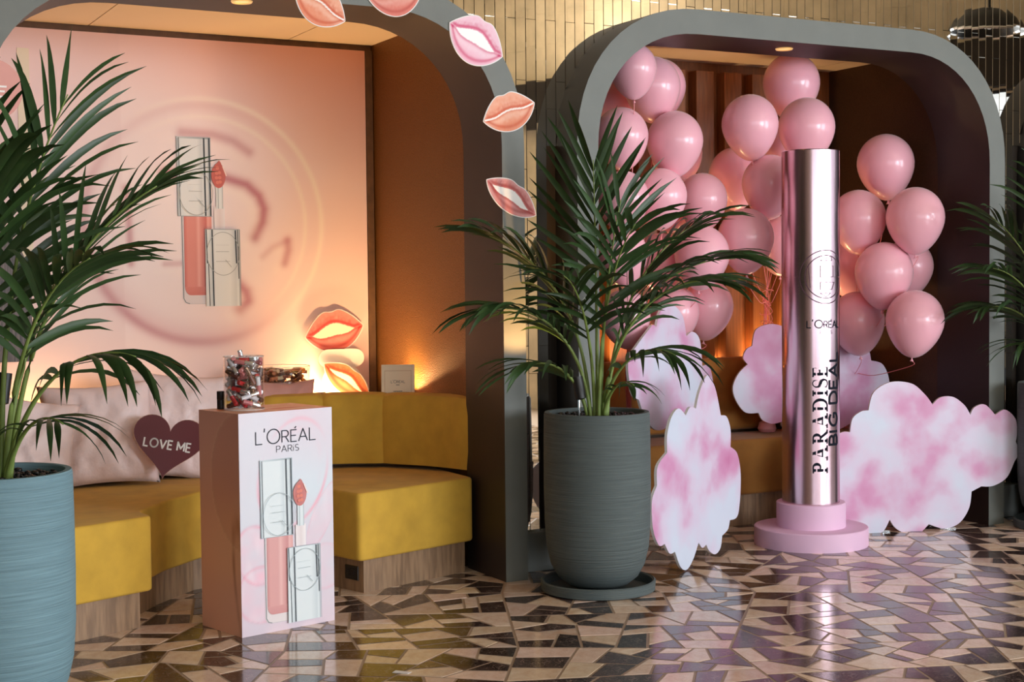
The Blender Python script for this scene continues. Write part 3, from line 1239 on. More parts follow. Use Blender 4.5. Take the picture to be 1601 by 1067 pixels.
ORANGE = (lin(228, 126, 82), lin(240, 180, 154), lin(206, 80, 34), lin(252, 236, 228))
SALMON = (lin(216, 106, 88), lin(230, 160, 146), lin(190, 70, 58), lin(252, 240, 236))
PINK = (lin(236, 178, 200), lin(242, 206, 220), lin(206, 62, 112), lin(252, 250, 250))
CORAL = (lin(206, 98, 92), lin(228, 166, 164), lin(172, 64, 60), lin(250, 246, 244))
RED = (lin(216, 100, 92), lin(230, 140, 134), lin(180, 34, 40), lin(248, 232, 210))
RUST = (lin(190, 92, 54), lin(214, 132, 94), lin(132, 44, 20), lin(250, 225, 200))
lips('orange watercolour lips cutout at the top of the left arch', 501, 6, 92, 30, ORANGE, 0, -.006, .62, .72)
lips('salmon watercolour lips cutout cut off by the top edge', 617, -10, 92, -10, SALMON, .13, -.006, .6, .75)
lips('pale pink lips cutout with pink outlines and open white mouth on left arch', 745, 62, 100, 27, PINK, .2, -.006, .68, .78)
lips('orange closed lips cutout below the pale pink lips on left arch', 796, 175, 94, -20, ORANGE, 0, -.006, .60, .62)
lips('coral lips cutout with slanting white mouth, lowest on left arch', 800, 309, 100, 32, CORAL, .15, -.006, .46, .46)
lips('red lips cutout stuck on pink backdrop above the lip print below', 523, 518, 96, -10, RED, .2, 1.655, .66, .66)
lips('rust brown lips cutout standing behind sofa back in lamplight', 543, 595, 92, 36, RUST, .1, 1.62, .42, .46)


def blob_cutout():
    t = None
    cu, _, cz = at_w(533, 562, 1.64)
    c = W(cu, 1.64, cz)
    t = thing('white_cutout', 'white rounded paper cutout glowing in lamplight below red lips', 'cutout', c, A)
    k = c.y / FPX

    def pill(x0, x1, y0, y1, w_):
        r_ = (y1 - y0) / 2
        pts = []
        for q in range(17):
            th = math.pi / 2 + math.pi * q / 16
            pts.append((x0 + r_ + r_ * math.cos(th), (y0 + y1) / 2 + r_ * math.sin(th)))
        for q in range(17):
            th = -math.pi / 2 + math.pi * q / 16
            pts.append((x1 - r_ + r_ * math.cos(th), (y0 + y1) / 2 + r_ * math.sin(th)))
        return [(a * k * 1.12, b_ * k) for a, b_ in pts], w_
    for nm, (poly, w_) in (('upper_lobe', pill(-33, 35, -13, 16, 0)), ('lower_lobe', pill(-28, 32, -62, -7, .006))):
        link(nm, MB().prism(poly, w_, w_ + .005, 'y').mesh(nm, M_WHITEBOARD, fix=True), t)


blob_cutout()

# round pink disc and streaked board at far left
u_, _, z_ = at_w(-14, 139, -.006)
t = thing('round_cutout', 'dusty pink round cutout with three white bars on left arch', 'cutout', W(u_, -.006, z_), A)
link('disc', MB().prism([(.127 * math.cos(k * math.pi / 24), .127 * math.sin(k * math.pi / 24)) for k in range(48)], 0, .004, 'y').mesh('disc', mat('dusty_pink', lin(214, 150, 140), .5), fix=True), t)
bars = MB()
for i, zz in enumerate((.012, -.008, -.03)):
    bars.box(-.02, .062 - .008 * i, -.001, 0, zz - .004, zz + .004)
link('bars', bars.mesh('bars', M_WHITEINK), t)
u_, _, z_ = at_w(30, 560, 1.5)
t = thing('streaked_board', 'arched board printed with grey brown hair strands behind left palm', 'board', W(u_ - .09, 1.5, z_ - .02), A)
pts = [(-.25, 0), (.16, 0)] + [(-.045 + .205 * math.cos(k * math.pi / 24) ** .8 if k <= 12 else -.045 - .205 * abs(math.cos(k * math.pi / 24)) ** .8, .33 + .36 * math.sin(k * math.pi / 24)) for k in range(25)]
link('board', MB().prism(pts, 0, .006, 'y').mesh('board', mat('hair_strand_print', lin(120, 104, 98), .5, col2=lin(70, 62, 62), noise_scale=6, stretch=(14, 1, 1.1)), fix=True), t)
link('white_band', MB().box(-.2, -.07, -.003, 0, .14, .165).mesh('white_band', M_WHITEINK), t)


# ------------------------------------------------------------------ left sofa
def smooth_closed(pts, rad, n=5):
    out = []
    m = len(pts)
    for i in range(m):
        p, q, r_ = Vector(pts[i - 1]), Vector(pts[i]), Vector(pts[(i + 1) % m])
        d = min(rad, (p - q).length * .45, (r_ - q).length * .45)
        a, c = q + (p - q).normalized() * d, q + (r_ - q).normalized() * d
        for k in range(n + 1):
            s = k / n
            out.append(tuple((1 - s) ** 2 * a + 2 * s * (1 - s) * q + s * s * c))
    return out


def catmull(pts, n=8, closed=False):
    out = []
    P = [Vector(p) for p in pts]
    m = len(P)
    for i in range(m - 1):
        p0, p1, p2, p3 = P[max(i - 1, 0)], P[i], P[i + 1], P[min(i + 2, m - 1)]
        for k in range(n):
            s = k / n
            out.append(.5 * ((2 * p1) + (p2 - p0) * s + (2 * p0 - 5 * p1 + 4 * p2 - p3) * s * s + (3 * p1 - p0 - 3 * p2 + p3) * s ** 3))
    out.append(P[-1])
    return out


SEAT = [(-2.50, -.30), (-1.90, -.065), (-1.915, .10), (-1.74, .34), (-1.50, .57), (-1.26, .65), (-1.05, .56), (-.945, .33), (-.875, .075), (-.145, .315), (-.135, 1.0), (-.5, 1.3), (-2.5, 1.3)]
BASE = [(-2.46, -.235), (-1.955, -.035), (-1.965, .12), (-1.78, .38), (-1.53, .625), (-1.26, .71), (-1.02, .61), (-.905, .36), (-.835, .13), (-.185, .345), (-.185, 1.0), (-.52, 1.25), (-2.46, 1.25)]
sofa = thing('banquette_sofa', 'mustard velvet banquette sofa on wooden base in left niche', 'sofa', W(0, 0), A, 'banquette sofas in the niches')
sp = smooth_closed(SEAT, .035)
b = MB().prism(sp, .163, .492)
link('seat', b.mesh('seat', M_MUSTARD, bevel=.022, seg=3, smooth=True), sofa)
pl = MB().prism(BASE, 0, .165)
link('wooden_base', pl.mesh('wooden_base', M_PLINTH), sofa)
# socket on the inner side of the right arm base
so = link('socket_plate', MB().box(-.05, .05, -.006, .0, -.035, .035).mesh('socket_plate', M_BLACK, bevel=.003), sofa, (-.862, .21, .09), (0, 0, R(-73)))
link('socket_hole', MB().box(-.02, .02, -.008, -.004, -.015, .015).mesh('socket_hole', M_SOIL), so)
BACK = [(-.13, .40), (-.165, .56), (-.26, .76), (-.43, .96), (-.68, 1.07), (-1.0, 1.12), (-1.5, 1.14), (-2.0, 1.12), (-2.3, 1.0), (-2.46, .8)]
bp = catmull([(x, y, 0) for x, y in BACK], 10)


def arc_lens(ps):
    s = [0]
    for a, c in zip(ps, ps[1:]):
        s.append(s[-1] + (c - a).length)
    return s


bl = arc_lens(bp)


def at_s(s):
    for i in range(len(bl) - 1):
        if bl[i + 1] >= s:
            f = (s - bl[i]) / max(bl[i + 1] - bl[i], 1e-6)
            p = bp[i].lerp(bp[i + 1], f)
            t_ = (bp[i + 1] - bp[i]).normalized()
            return p, Vector((t_.y, -t_.x, 0))
    return bp[-1], Vector((1, 0, 0))


def back_panel(s0, s1, z0, z1, thick=.13):
    b_ = MB()
    nu, prof = 14, []
    # cross-section: distance in front(-)/behind(+) the line, height
    for a, zz in ((.0, z0), (-.004, z0 + .02), (-.012, z0 + .1), (-.012, z1 - .1), (-.004, z1 - .035), (.015, z1 - .01), (.05, z1), (thick - .03, z1), (thick, z1 - .03), (thick, z0)):
        prof.append((a, zz))
    m = len(prof)
    vs = []
    for i in range(nu + 1):
        f = i / nu
        s = s0 + (s1 - s0) * f
        p, nrm = at_s(s)
        pin = 1 - abs(2 * f - 1) ** 8
        for a, zz in prof:
            d = a if a > .06 else a + (1 - pin) * .022
            zq = zz - (1 - pin) * .008 if zz > z1 - .05 else zz
            q = p + nrm * d
            vs.append((q.x, q.y, zq))
    fs = [(i * m + j, (i + 1) * m + j, (i + 1) * m + j + 1, i * m + j + 1) for i in range(nu) for j in range(m - 1)]
    fs += [tuple(range(m)), tuple(nu * m + j for j in range(m))[::-1]]
    fs += [(i * m + m - 1, (i + 1) * m + m - 1, (i + 1) * m, i * m) for i in range(nu)]
    b_.add(vs, fs)
    return b_


# normal of at_s must point away from the sitter
_p, _n = at_s(bl[-1] * .5)
SIGN = 1 if _n.y > 0 else -1
if SIGN < 0:
    _old = at_s

    def at_s(s):
        p, n_ = _old(s)
        return p, -n_
seams = [.006, .60, .92, 1.24, 1.56, 1.88, 2.2, 2.52, bl[-1] - .01]
for s0, s1 in zip(seams, seams[1:]):
    link('back_cushion', back_panel(s0, s1, .515, .90).mesh('back_cushion', M_MUSTARD, fix=True, smooth=True), sofa)
lp = []
for i in range(25):
    p, n_ = at_s(bl[-1] * i / 24)
    q = p + n_ * .135
    lp.append((max(min(q.x, -.105), -2.57), q.y))
led = [(-.105, .55)] + [q for q in lp if q[1] > .5] + [(-2.57, 1.0), (-2.57, 1.46), (-.105, 1.46)]
link('back_shelf', MB().prism(led[::-1], .0, .85).mesh('back_shelf', M_BATTEN, fix=True), sofa)

# right sofa
sofa2 = thing('banquette_sofa', 'ochre banquette sofa in the balloon niche behind the clouds', 'sofa', W(0, 0), A, 'banquette sofas in the niches')
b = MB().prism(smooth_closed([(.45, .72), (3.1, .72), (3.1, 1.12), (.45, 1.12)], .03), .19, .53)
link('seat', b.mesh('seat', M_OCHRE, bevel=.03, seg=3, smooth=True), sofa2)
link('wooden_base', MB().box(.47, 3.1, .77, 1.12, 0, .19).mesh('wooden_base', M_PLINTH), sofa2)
x = .46
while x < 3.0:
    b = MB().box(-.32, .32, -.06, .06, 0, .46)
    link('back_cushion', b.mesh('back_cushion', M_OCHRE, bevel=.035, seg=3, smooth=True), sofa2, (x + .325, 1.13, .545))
    x += .655
link('back_shelf', MB().box(.44, 3.15, 1.195, 1.30, 0, .94).mesh('back_shelf', M_BATTEN), sofa2)

# hidden uplights behind the sofa backs
def uplight(label, u_, w_, z, power, sx=.25, aim=(0, 0, 1), spread=150):
    t = thing('uplight', label, 'lamp', W(u_, w_, z), A, 'uplights behind the sofa backs')
    link('housing', MB().box(-sx / 2 - .01, sx / 2 + .01, -.02, .02, 0, .02).mesh('housing', M_BLACK), t)
    link('lens', MB().box(-sx / 2, sx / 2, -.014, .014, .02, .023).mesh('lens', mat('warm_lens', (1, .8, .5), .4, emit=((1, .6, .25), 3))), t)
    p = W(u_, w_, z + .03)
    l = area('uplight_glow', p, p + UU * aim[0] + WW * aim[1] + Vector((0, 0, aim[2])), sx, .03, power, WARM, spread)
    return t


uplight('slim uplight in trough below the red lips', -.46, 1.57, .74, 9, .34)
uplight('small uplight on shelf beside the small sign', -.19, 1.14, .851, 11, .12)
uplight('slim uplight in trough behind the middle cushions', -1.5, 1.57, .70, 1.0, .4)
uplight('slim uplight in trough behind the left cushions', -2.1, 1.57, .70, 3.0, .3)
uplight('long uplight behind balloon niche sofa, left half', 1.15, 1.333, .925, 20, 1.2)
uplight('long uplight behind balloon niche sofa, right half', 2.45, 1.333, .925, 20, 1.2)


def downlight(label, px, py, z=None):
    zz = TOP - .13 - .004
    p = ground(px, py, zz) if False else None
    d = ray(px, py)
    q = Vector((0, 0, H)) + d * ((zz - H) / d.z)
    t = thing('recessed_downlight', label, 'lamp', q, A, 'downlights in the arch soffits')
    link('ring', MB().lathe([(.034, 0), (.046, -.004), (.05, .003), (.034, .003)], 24, closed=False).mesh('ring', M_GOLDTRIM, smooth=True), t)
    link('lens', MB().lathe([(.0, .002), (.034, .002)], 24, closed=False).mesh('lens', mat('downlight_lens', (1, .8, .5), .4, emit=((1, .6, .22), .9))), t)


downlight('small gold recessed downlight in soffit of left arch', 378, 3)
downlight('small gold recessed downlight in soffit of right arch', 1226, 77)


# ------------------------------------------------------------------ pillows and heart
def pillow_mesh(wd_, ht, th, m, seed, name='cover'):
    n = 26
    b_ = MB()
    for sgn in (1, -1):
        def fn(a, c):
            s, t_ = 2 * a - 1, 2 * c - 1
            x = wd_ / 2 * s * (1 - .09 * (1 - t_ * t_)) * (1 - .02 * noise.noise((t_ * 2, seed, s)))
            z = ht / 2 * t_ * (1 - .09 * (1 - s * s))
            k = max(0, (1 - s ** 4) * (1 - t_ ** 4))
            y = th / 2 * k ** .55
            wr = noise.noise((x * 7 + seed, z * 7, sgn * 3)) * .022 + noise.noise((x * 17 + seed, z * 10, seed)) * .013
            wr += .02 * (1 - abs(noise.noise((x * 6 + seed * 2, z * 5 + x * 4, sgn)))) ** 5 - .012 * (1 - abs(noise.noise((x * 9 - z * 6, z * 8 + seed, sgn * 5)))) ** 6
            rad = math.atan2(t_, s)
            wr += .006 * math.sin(rad * 14 + 3 * noise.noise((s * 2, t_ * 2, seed))) * min(1, math.hypot(s, t_)) * k ** .4
            return (x, -sgn * (y + wr * k ** .5), z)
        b_.grid(fn, n, n)
        if sgn < 0:
            k = (n * n)
            b_.f[-k:] = [f[::-1] for f in b_.f[-k:]]
    return b_.mesh(name, m, fix=True, smooth=2)


def pillow(label, px, py, zbot, wpx, hpx, lean, roll_, yaw, m, seed, Y):
    d = ray(px, py)
    p = Vector((0, 0, H)) + d * (Y / d.y)
    k = Y / FPX
    o = link('cushion', pillow_mesh(wpx * k, hpx * k, .15, m, seed, 'cushion'), None, p)
    o.rotation_euler = (Matrix.Rotation(R(yaw), 4, 'Z') @ Matrix.Rotation(R(lean), 4, 'X') @ Matrix.Rotation(R(roll_), 4, 'Y')).to_euler()
    tag(o, label, 'cushion', 'cushions on the left sofa')
    return o


pillow('pale pink satin cushion behind left palm, nearest the left edge', 40, 697, .5, 156, 162, -22, 12, 30, M_PILLOW, 3.1, 6.85)
pillow('pale pink satin cushion between left palm and heart sign, creased top', 155, 680, .5, 176, 168, -17, -2, 22, M_PILLOW, 8.4, 7.38)
pillow('pale pink satin cushion directly behind the burgundy heart sign', 268, 666, .5, 172, 174, -15, 7, 20, M_PILLOW, 15.2, 7.66)
pillow('mauve velvet cushion peeking out left of the clear jar', 345, 662, .5, 124, 140, -12, 0, 20, M_MAUVE, 22.0, 8.02)
pillow('mauve velvet cushion behind plinth, in front of the glass bowl', 432, 662, .5, 128, 140, -10, 2, 24, M_MAUVE, 29.0, 7.98)

hp = ground(264, 748, .497)
Yh = 7.33
d = ray(262, 700)
hc = Vector((0, 0, H)) + d * (Yh / d.y)
ht_ = thing('heart_sign', 'burgundy heart shaped sign with white lettering leaning on pink cushion', 'sign', hc,
            rot=(Matrix.Rotation(R(14), 4, 'Z') @ Matrix.Rotation(R(-12), 4, 'X') @ Matrix.Rotation(R(11), 4, 'Y')).to_euler())
hs = 114 / FPX * Yh / 32.5
hpts = []
for k in range(64):
    t_ = 2 * math.pi * k / 64
    hpts.append((-16 * math.sin(t_) ** 3 * hs, (13 * math.cos(t_) - 5 * math.cos(2 * t_) - 2 * math.cos(3 * t_) - math.cos(4 * t_) + 2.2) * hs * .98))
link('board', MB().prism(hpts, 0, .012, 'y').mesh('board', mat('pale_mdf_edge', lin(200, 160, 140), .6), fix=True), ht_)
link('painted_face', MB().prism([(x * .985, y * .985) for x, y in hpts], -.001, .0005, 'y').mesh('painted_face', M_HEART, fix=True), ht_)
q, wt = stroke_text([(c, 1, 0) for c in 'LOVE'] + [(' ', 1, 0)] + [(c, 1, 0) for c in 'ME'], .19, .88, .25)
s_ = 72 / FPX * Yh / wt
lettering('lettering', q, s_, -.118 * 97 / 97, -.008, lambda x, y, d_: (x, -.001 - d_, y), M_WHITEINK, ht_)

# ------------------------------------------------------------------ plinth with the printed front
PA = ground(378.6, 998.2)
PB = ground(523.3, 970)
PC = ground(309.4, 979.6)
pa = math.atan2((PB - PA).y, (PB - PA).x)
PWd, PDp, PHt = (PB - PA).length, .327, .952
ped = thing('display_plinth', 'tall white display plinth with printed pink lip gloss picture', 'plinth', PA, pa)
link('body', MB().box(.001, PWd - .001, .001, PDp, 0, PHt - .001).mesh('body', M_WHITEBOARD, bevel=.001, seg=1), ped)


def swirl(cx, cy, rx, ry, rotd, x, y):
    a = R(rotd)
    dx, dy = x - cx, y - cy
    X_, Y_ = dx * math.cos(a) + dy * math.sin(a), -dx * math.sin(a) + dy * math.cos(a)
    return math.hypot(X_ / rx, Y_ / ry)


def front_c(a, b_):
    x, y = a * PWd, b_ * PHt
    c = mixc(lin(212, 220, 228), lin(224, 192, 204), max(0, min(1, .15 + .9 * abs(.62 - b_) + .25 * noise.noise((x * 5, y * 4, 1)))))
    r1 = swirl(.27, .68, .17, .24, -20, x, y)
    c = mixc(c, lin(240, 160, 178), .8 * gauss(r1 - 1, .04) * (.5 + .5 * math.sin(y * 14)))
    c = mixc(c, lin(244, 176, 192), .35 * max(0, .9 - abs(r1 - .8) * 9) * max(0, noise.noise((x * 9, y * 9, 5)) + .1))
    for (cx, cy, rx, ry, ro, st) in ((.08, .34, .10, .13, 20, .9), (.10, .17, .12, .12, -10, .7), (.42, .48, .05, .16, -28, .5), (.43, .25, .1, .1, 0, .3)):
        r2 = swirl(cx, cy, rx, ry, ro, x, y)
        c = mixc(c, lin(232, 120, 150), st * .8 * gauss(r2 - 1, .06) * (.6 + .6 * noise.noise((x * 12, y * 12, cx * 9))))
        if r2 < 1:
            c = mixc(c, lin(246, 186, 202), st * (.35 + .5 * noise.noise((x * 14 + 3, y * 20, cx * 5))))
            c = mixc(c, lin(252, 236, 240), .5 * st * max(0, noise.noise((x * 24, y * 9, 2))))
    return c


link('front_print', MB().grid(lambda a, c: (a * PWd, -.0005, c * PHt), 70, 130, front_c).mesh('front_print', M_PRINT), ped)


def side_c(a, b_):
    # a = 1 at the front corner
    x, y = a * PDp, b_ * PHt
    c = mixc(lin(236, 178, 156), lin(230, 166, 146), b_ + .3 * noise.noise((x * 4, y * 3, 8)))
    r1 = swirl(.36, .66, .26, .30, 10, x, y)
    c = mixc(c, lin(236, 186, 160), .55 * gauss(r1 - 1, .03))
    if r1 < 1:
        c = mixc(c, lin(204, 130, 112), .35)
    r2 = swirl(.33, .22, .05, .26, 8, x, y)
    c = mixc(c, lin(150, 70, 50), .7 * gauss(r2 - 1, .2) * (.6 + .6 * noise.noise((x * 20, y * 12, 3))))
    return c


link('side_print', MB().grid(lambda a, c: (-.0005, (1 - a) * PDp, c * PHt), 40, 100, side_c).mesh('side_print', M_PRINT), ped)


def top_c(a, b_):
    x, y = a * PWd, b_ * PDp
    n_ = noise.noise((x * 4 + 3, y * 16, 4))
    return mixc(mixc(lin(236, 150, 112), lin(240, 196, 170), .5 + n_), lin(216, 84, 50), max(0, noise.noise((x * 5, y * 22, 11)) * 2 - .2) * (x > .2))


link('top_print', MB().grid(lambda a, c: (a * PWd, c * PDp, PHt), 60, 40, top_c).mesh('top_print', M_PRINT), ped)
gs = (277 / 345) * PHt * 1.0 / 657 * .94
link('printed_lip_gloss', gloss_art(lambda x, y, d_: (.098 + (x - 420) * gs * 1.18, -.001 - d_, .028 + y * gs), lin(200, 225, 240)).mesh('printed_lip_gloss', M_PRINT), ped)
q, wt = stroke_text(LOGO, .075, 1.05, .17)
s_ = .305 / wt
lettering('brand_lettering', q, s_, .082, .815, lambda x, y, d_: (x, -.001 - d_, y), M_INK, ped)
q, wt = stroke_text(PARIS, .09, 1.15, .26)
lettering('city_lettering', q, .113 / wt, .185, .774, lambda x, y, d_: (x, -.001 - d_, y), M_INK, ped)


# ------------------------------------------------------------------ jar and bowl with sample tubes
def seg_dist(p1, q1, p2, q2):
    d1, d2, r_ = q1 - p1, q2 - p2, p1 - p2
    a, e, f = d1.dot(d1), d2.dot(d2), d2.dot(r_)
    c, b_ = d1.dot(r_), d1.dot(d2)
    den = a * e - b_ * b_
    s = max(0, min(1, (b_ * f - c * e) / den)) if den > 1e-12 else 0
    t_ = (b_ * s + f) / e
    if t_ < 0:
        t_, s = 0, max(0, min(1, -c / a))
    elif t_ > 1:
        t_, s = 1, max(0, min(1, (b_ - c) / a))
    return ((p1 + d1 * s) - (p2 + d2 * t_)).length


TUBES = {}


def tube_proto(kind, bodyc, capc, capmetal, label):
    t = thing('lip_gloss_tube', label, 'cosmetic', (0, 0, -5))
    L_, r_ = .084, .0105
    link('vial', MB().lathe([(r_ * .8, 0), (r_, .002), (r_, .045), (r_ * .5, .0455)], 10).mesh('vial', mat('vial_' + kind, bodyc, .18, 0, coat=.6), smooth=True), t)
    link('cap', MB().lathe([(r_ * .98, .046), (r_ * 1.02, .047), (r_ * 1.02, L_ - .002), (r_ * .85, L_)], 10).mesh('cap', mat('cap_' + kind, capc, .2, capmetal), smooth=True), t)
    TUBES[kind] = t
    return t


KINDS = [('red', lin(178, 30, 36), (.8, .8, .82), .9, 'red'), ('rose', lin(176, 96, 98), (.86, .86, .88), .9, 'dusty rose'), ('brown', lin(110, 56, 46), lin(150, 118, 100), .85, 'brown'),
         ('clear', lin(206, 200, 204), (.88, .88, .9), .9, 'silver'), ('white', lin(200, 120, 118), lin(236, 236, 238), .1, 'white capped pink'), ('dark', lin(70, 44, 44), (.62, .6, .62), .9, 'dark plum')]
for kd in KINDS:
    tube_proto(kd[0], kd[1], kd[2], kd[3], 'lip gloss sample')
GK = [('gold', lin(120, 70, 44), lin(216, 180, 120), .85, 'gold'), ('bronze', lin(90, 52, 34), lin(168, 118, 76), .85, 'bronze'), ('ivory', lin(190, 120, 84), lin(236, 214, 176), .3, 'ivory')]
for kd in GK:
    tube_proto(kd[0], kd[1], kd[2], kd[3], 'lipstick sample')
used = set()
rt = random.Random(21)


def place_tube(kind, p, dirv, label, group):
    src = TUBES[kind]
    o = src if kind not in used else copy_tree(src)
    used.add(kind)
    o.location = p
    o.rotation_euler = dirv.to_track_quat('Z', 'X').to_euler()
    o['label'] = label
    o['group'] = group
    o.name = 'lip_gloss_tube'


JC = PA + (PB - PA).normalized() * .06 + Vector((-math.sin(pa), math.cos(pa), 0)) * .105
d = ray(382, 640)
jar_base = Vector((0, 0, H)) + d * ((PHt + .002 - H) / d.z)
jar_base.z = PHt
JR, JH = .0875, .232
M_EDGE = mat('acrylic_edge', lin(225, 222, 220), .25)


def hoop(name, r_, z, t_, parent):
    link(name, MB().lathe([(r_ + t_ * math.cos(a * math.pi / 4), z + t_ * math.sin(a * math.pi / 4)) for a in range(9)], 48, closed=False).mesh(name, M_EDGE, smooth=2), parent)


jar = thing('clear_jar', 'clear cylindrical acrylic jar full of gloss samples on plinth', 'jar', (jar_base.x, jar_base.y, PHt + .001))
link('wall', MB().lathe([(JR, .0), (JR, JH), (JR - .003, JH)], 40, closed=False).mesh('wall', M_GLASS, smooth=True), jar)
link('base', MB().lathe([(.001, .0), (JR - .0005, 0), (JR - .0005, .005)], 40, closed=False).mesh('base', glass_mat('thick_acrylic', (.82, .82, .84)), smooth=True), jar)


def pack(center, rad_of, z0, z1, n, L_, r_, group, kinds, mk, tries=9000, tol=.86, flat=1.0):
    segs = []
    cnt = 0
    for _ in range(tries):
        if cnt >= n:
            break
        th, ph = rt.uniform(0, 2 * math.pi), rt.gauss(0, .55) * flat
        dv = Vector((math.cos(th) * math.cos(ph), math.sin(th) * math.cos(ph), math.sin(ph)))
        zc = rt.uniform(z0, z1)
        rr = rad_of(zc) * math.sqrt(rt.random())
        a = rt.uniform(0, 2 * math.pi)
        c = Vector((rr * math.cos(a), rr * math.sin(a), zc))
        p, q_ = c - dv * (L_ / 2 - r_), c + dv * (L_ / 2 - r_)
        ok = all(math.hypot(e.x, e.y) + r_ < rad_of(e.z) and z0 + r_ * .9 <= e.z <= z1 for e in (p, q_))
        if not ok or any(seg_dist(p, q_, a_, b_) < 2 * r_ * tol for a_, b_ in segs):
            continue
        segs.append((p, q_))
        kd = kinds[cnt % len(kinds)]
        place_tube(kd[0], Vector(center) + c - dv * L_ / 2, dv, mk(kd[4], c), group)
        cnt += 1


pack((jar_base.x, jar_base.y, PHt + .001), lambda z: JR - .0035, .006, .225, 64, .084, .0105, 'gloss samples in the clear jar', KINDS,
     lambda k, c: '%s lip gloss sample in the %s of the clear jar' % (k, 'lower half' if c.z < .115 else 'upper half'), 26000, .74)
# one tube standing proud of the jar
place_tube('clear', Vector((jar_base.x + .0, jar_base.y + .005, PHt + .178)), Vector((-.2, -.1, 1)), 'grey capped gloss sample sticking out of the jar top', 'gloss samples in the clear jar')
d = ray(345.5, 640)
bp_ = Vector((0, 0, H)) + d * ((PHt - H) / d.z)
t = thing('black_tester', 'small black cylindrical tester beside the clear jar', 'cosmetic', (bp_.x, bp_.y, PHt + .001))
link('body', MB().lathe([(.0165, 0), (.017, .002), (.017, .04)], 20).mesh('body', M_BLACK, smooth=True), t)
link('cap', MB().lathe([(.0168, .041), (.0175, .042), (.0175, .076), (.016, .078)], 20).mesh('cap', M_BLACK, smooth=True), t)

d = ray(438, 612)
bw = Vector((0, 0, H)) + d * (8.15 / d.y)
bwl = Vector((bw.x, bw.y, .852))
bowl = thing('glass_bowl', 'clear glass bowl of gold lipsticks behind the mauve cushion', 'bowl', bwl)


def brad(z):
    return .105 + .06 * min(1, max(0, z / .1)) ** .6


hoop('rim', JR, JH, .0013, jar)
hoop('foot', JR, .002, .0013, jar)
hoop('rim', brad(.19) - .001, .19, .0016, bowl)
bprof = [(.001, .0), (.09, .0), (.105, .004)] + [(brad(z / 100), z / 100) for z in range(1, 20)]
bprof += [(brad(.19) - .004, .19)]
link('shell', MB().lathe(bprof, 40, closed=False).mesh('shell', M_GLASS, smooth=True), bowl)
pack(tuple(bwl), lambda z: brad(z) - .004, .005, .175, 78, .084, .0105, 'lipsticks in the glass bowl', GK,
     lambda k, c: '%s lipstick sample in the glass bowl behind the cushion' % k, 26000, .76, .5)

# small sign on the sofa back
su, sw_, sz = at_w(622, 590, .98)
sg = W(su, sw_, .852)
sign = thing('tabletop_sign', 'small cream sign card with printed lettering on sofa back', 'sign', sg,
             rot=(Matrix.Rotation(R(2), 4, 'Z') @ Matrix.Rotation(R(-7), 4, 'X')).to_euler())
k_ = sg.y / FPX
link('card', MB().box(-26 * k_, 26 * k_, 0, .006, 0, 56 * k_).mesh('card', mat('cream_card', lin(252, 236, 210), .6), bevel=.001, seg=1), sign)
fr = MB()
for x0, x1, y0, y1 in ((-21, 21, 4, 4.5), (-21, 21, 46, 46.5), (-21, -20.5, 4, 46), (20.5, 21, 4, 46)):
    fr.box(x0 * k_, x1 * k_, -.0006, 0, y0 * k_, y1 * k_)
link('border_line', fr.mesh('border_line', mat('tan_ink', lin(205, 165, 120), .6)), sign)
q, wt = stroke_text(LOGO, .09, 1.05, .17)
lettering('brand_lettering', q, 22 * k_ / wt, -11 * k_, 27 * k_, lambda x, y, d_: (x, -d_, y), M_INK, sign)
tl_ = MB()
for x0, x1, y0 in ((-3, 3, 23.5), (-7, 7, 13.5), (-5, 5, 9)):
    n_ = int((x1 - x0) / 1.4)
    for i in range(n_):
        tl_.box((x0 + i * 1.4) * k_, (x0 + i * 1.4 + 1.0) * k_, -.001, -.0004, y0 * k_, (y0 + 1.1) * k_)
link('small_print', tl_.mesh('small_print', M_INK), sign)

# ------------------------------------------------------------------ giant mascara on its round plinth
TC = Vector((1.681, 8.273, 0))
pl2 = thing('round_plinth', 'two tier lilac round plinth under the giant tube', 'plinth', TC)
link('lower_tier', MB().lathe([(.318, 0), (.318, .098), (.314, .102), (.001, .102)], 64, closed=False).mesh('lower_tier', M_LILAC, smooth=True), pl2)
link('upper_tier', MB().lathe([(.193, .102), (.193, .236), (.189, .24), (.001, .24)], 56, closed=False).mesh('upper_tier', M_LILAC, smooth=True), pl2)
TZ0, TZ1, TR = .24, 2.212, .160
toC = Vector((-TC.x, -TC.y, 0)).normalized()
toR = Vector((-toC.y, toC.x, 0))
if toR.x < 0:
    toR = -toR
mas = thing('giant_mascara', 'giant shiny pink metallic mascara tube with black lettering', 'display', TC)
zs = 1.507
link('barrel', MB().lathe([(.001, TZ0), (TR, TZ0), (TR, zs - .002)], 72, closed=False).mesh('barrel', M_TUBE, smooth=True), mas)
link('cap', MB().lathe([(TR - .006, zs - .002), (TR - .006, zs + .001), (TR + .0008, zs + .001), (TR + .0008, TZ1 - .004), (TR - .004, TZ1), (.001, TZ1)], 72, closed=False).mesh('cap', M_TUBE, smooth=True), mas)


def on_tube(x, y, d_):
    """x: arc length to the image right from the side facing the camera, y: height"""
    ph = x / TR
    p = (toC * math.cos(ph) + toR * math.sin(ph)) * (TR + .0008 + d_)
    return (p.x, p.y, y)


q, wt = stroke_text(LOGO, .135, 1.05, .17)
lettering('brand_lettering', q, .215 / wt, -.02, 1.226, on_tube, M_BLACKINK, mas, .0006, 3)
q, wt = stroke_text(PARIS, .09, 1.15, .26)
lettering('city_lettering', q, .078 / wt, .052, 1.192, on_tube, mat('grey_ink', lin(96, 88, 96), .8, spec=.1), mas, .0006, 3)


def up_text(quads, scale, x0, y0):
    return [[(x0 - y * scale, y0 + x * scale) for x, y in qd] for qd in quads]


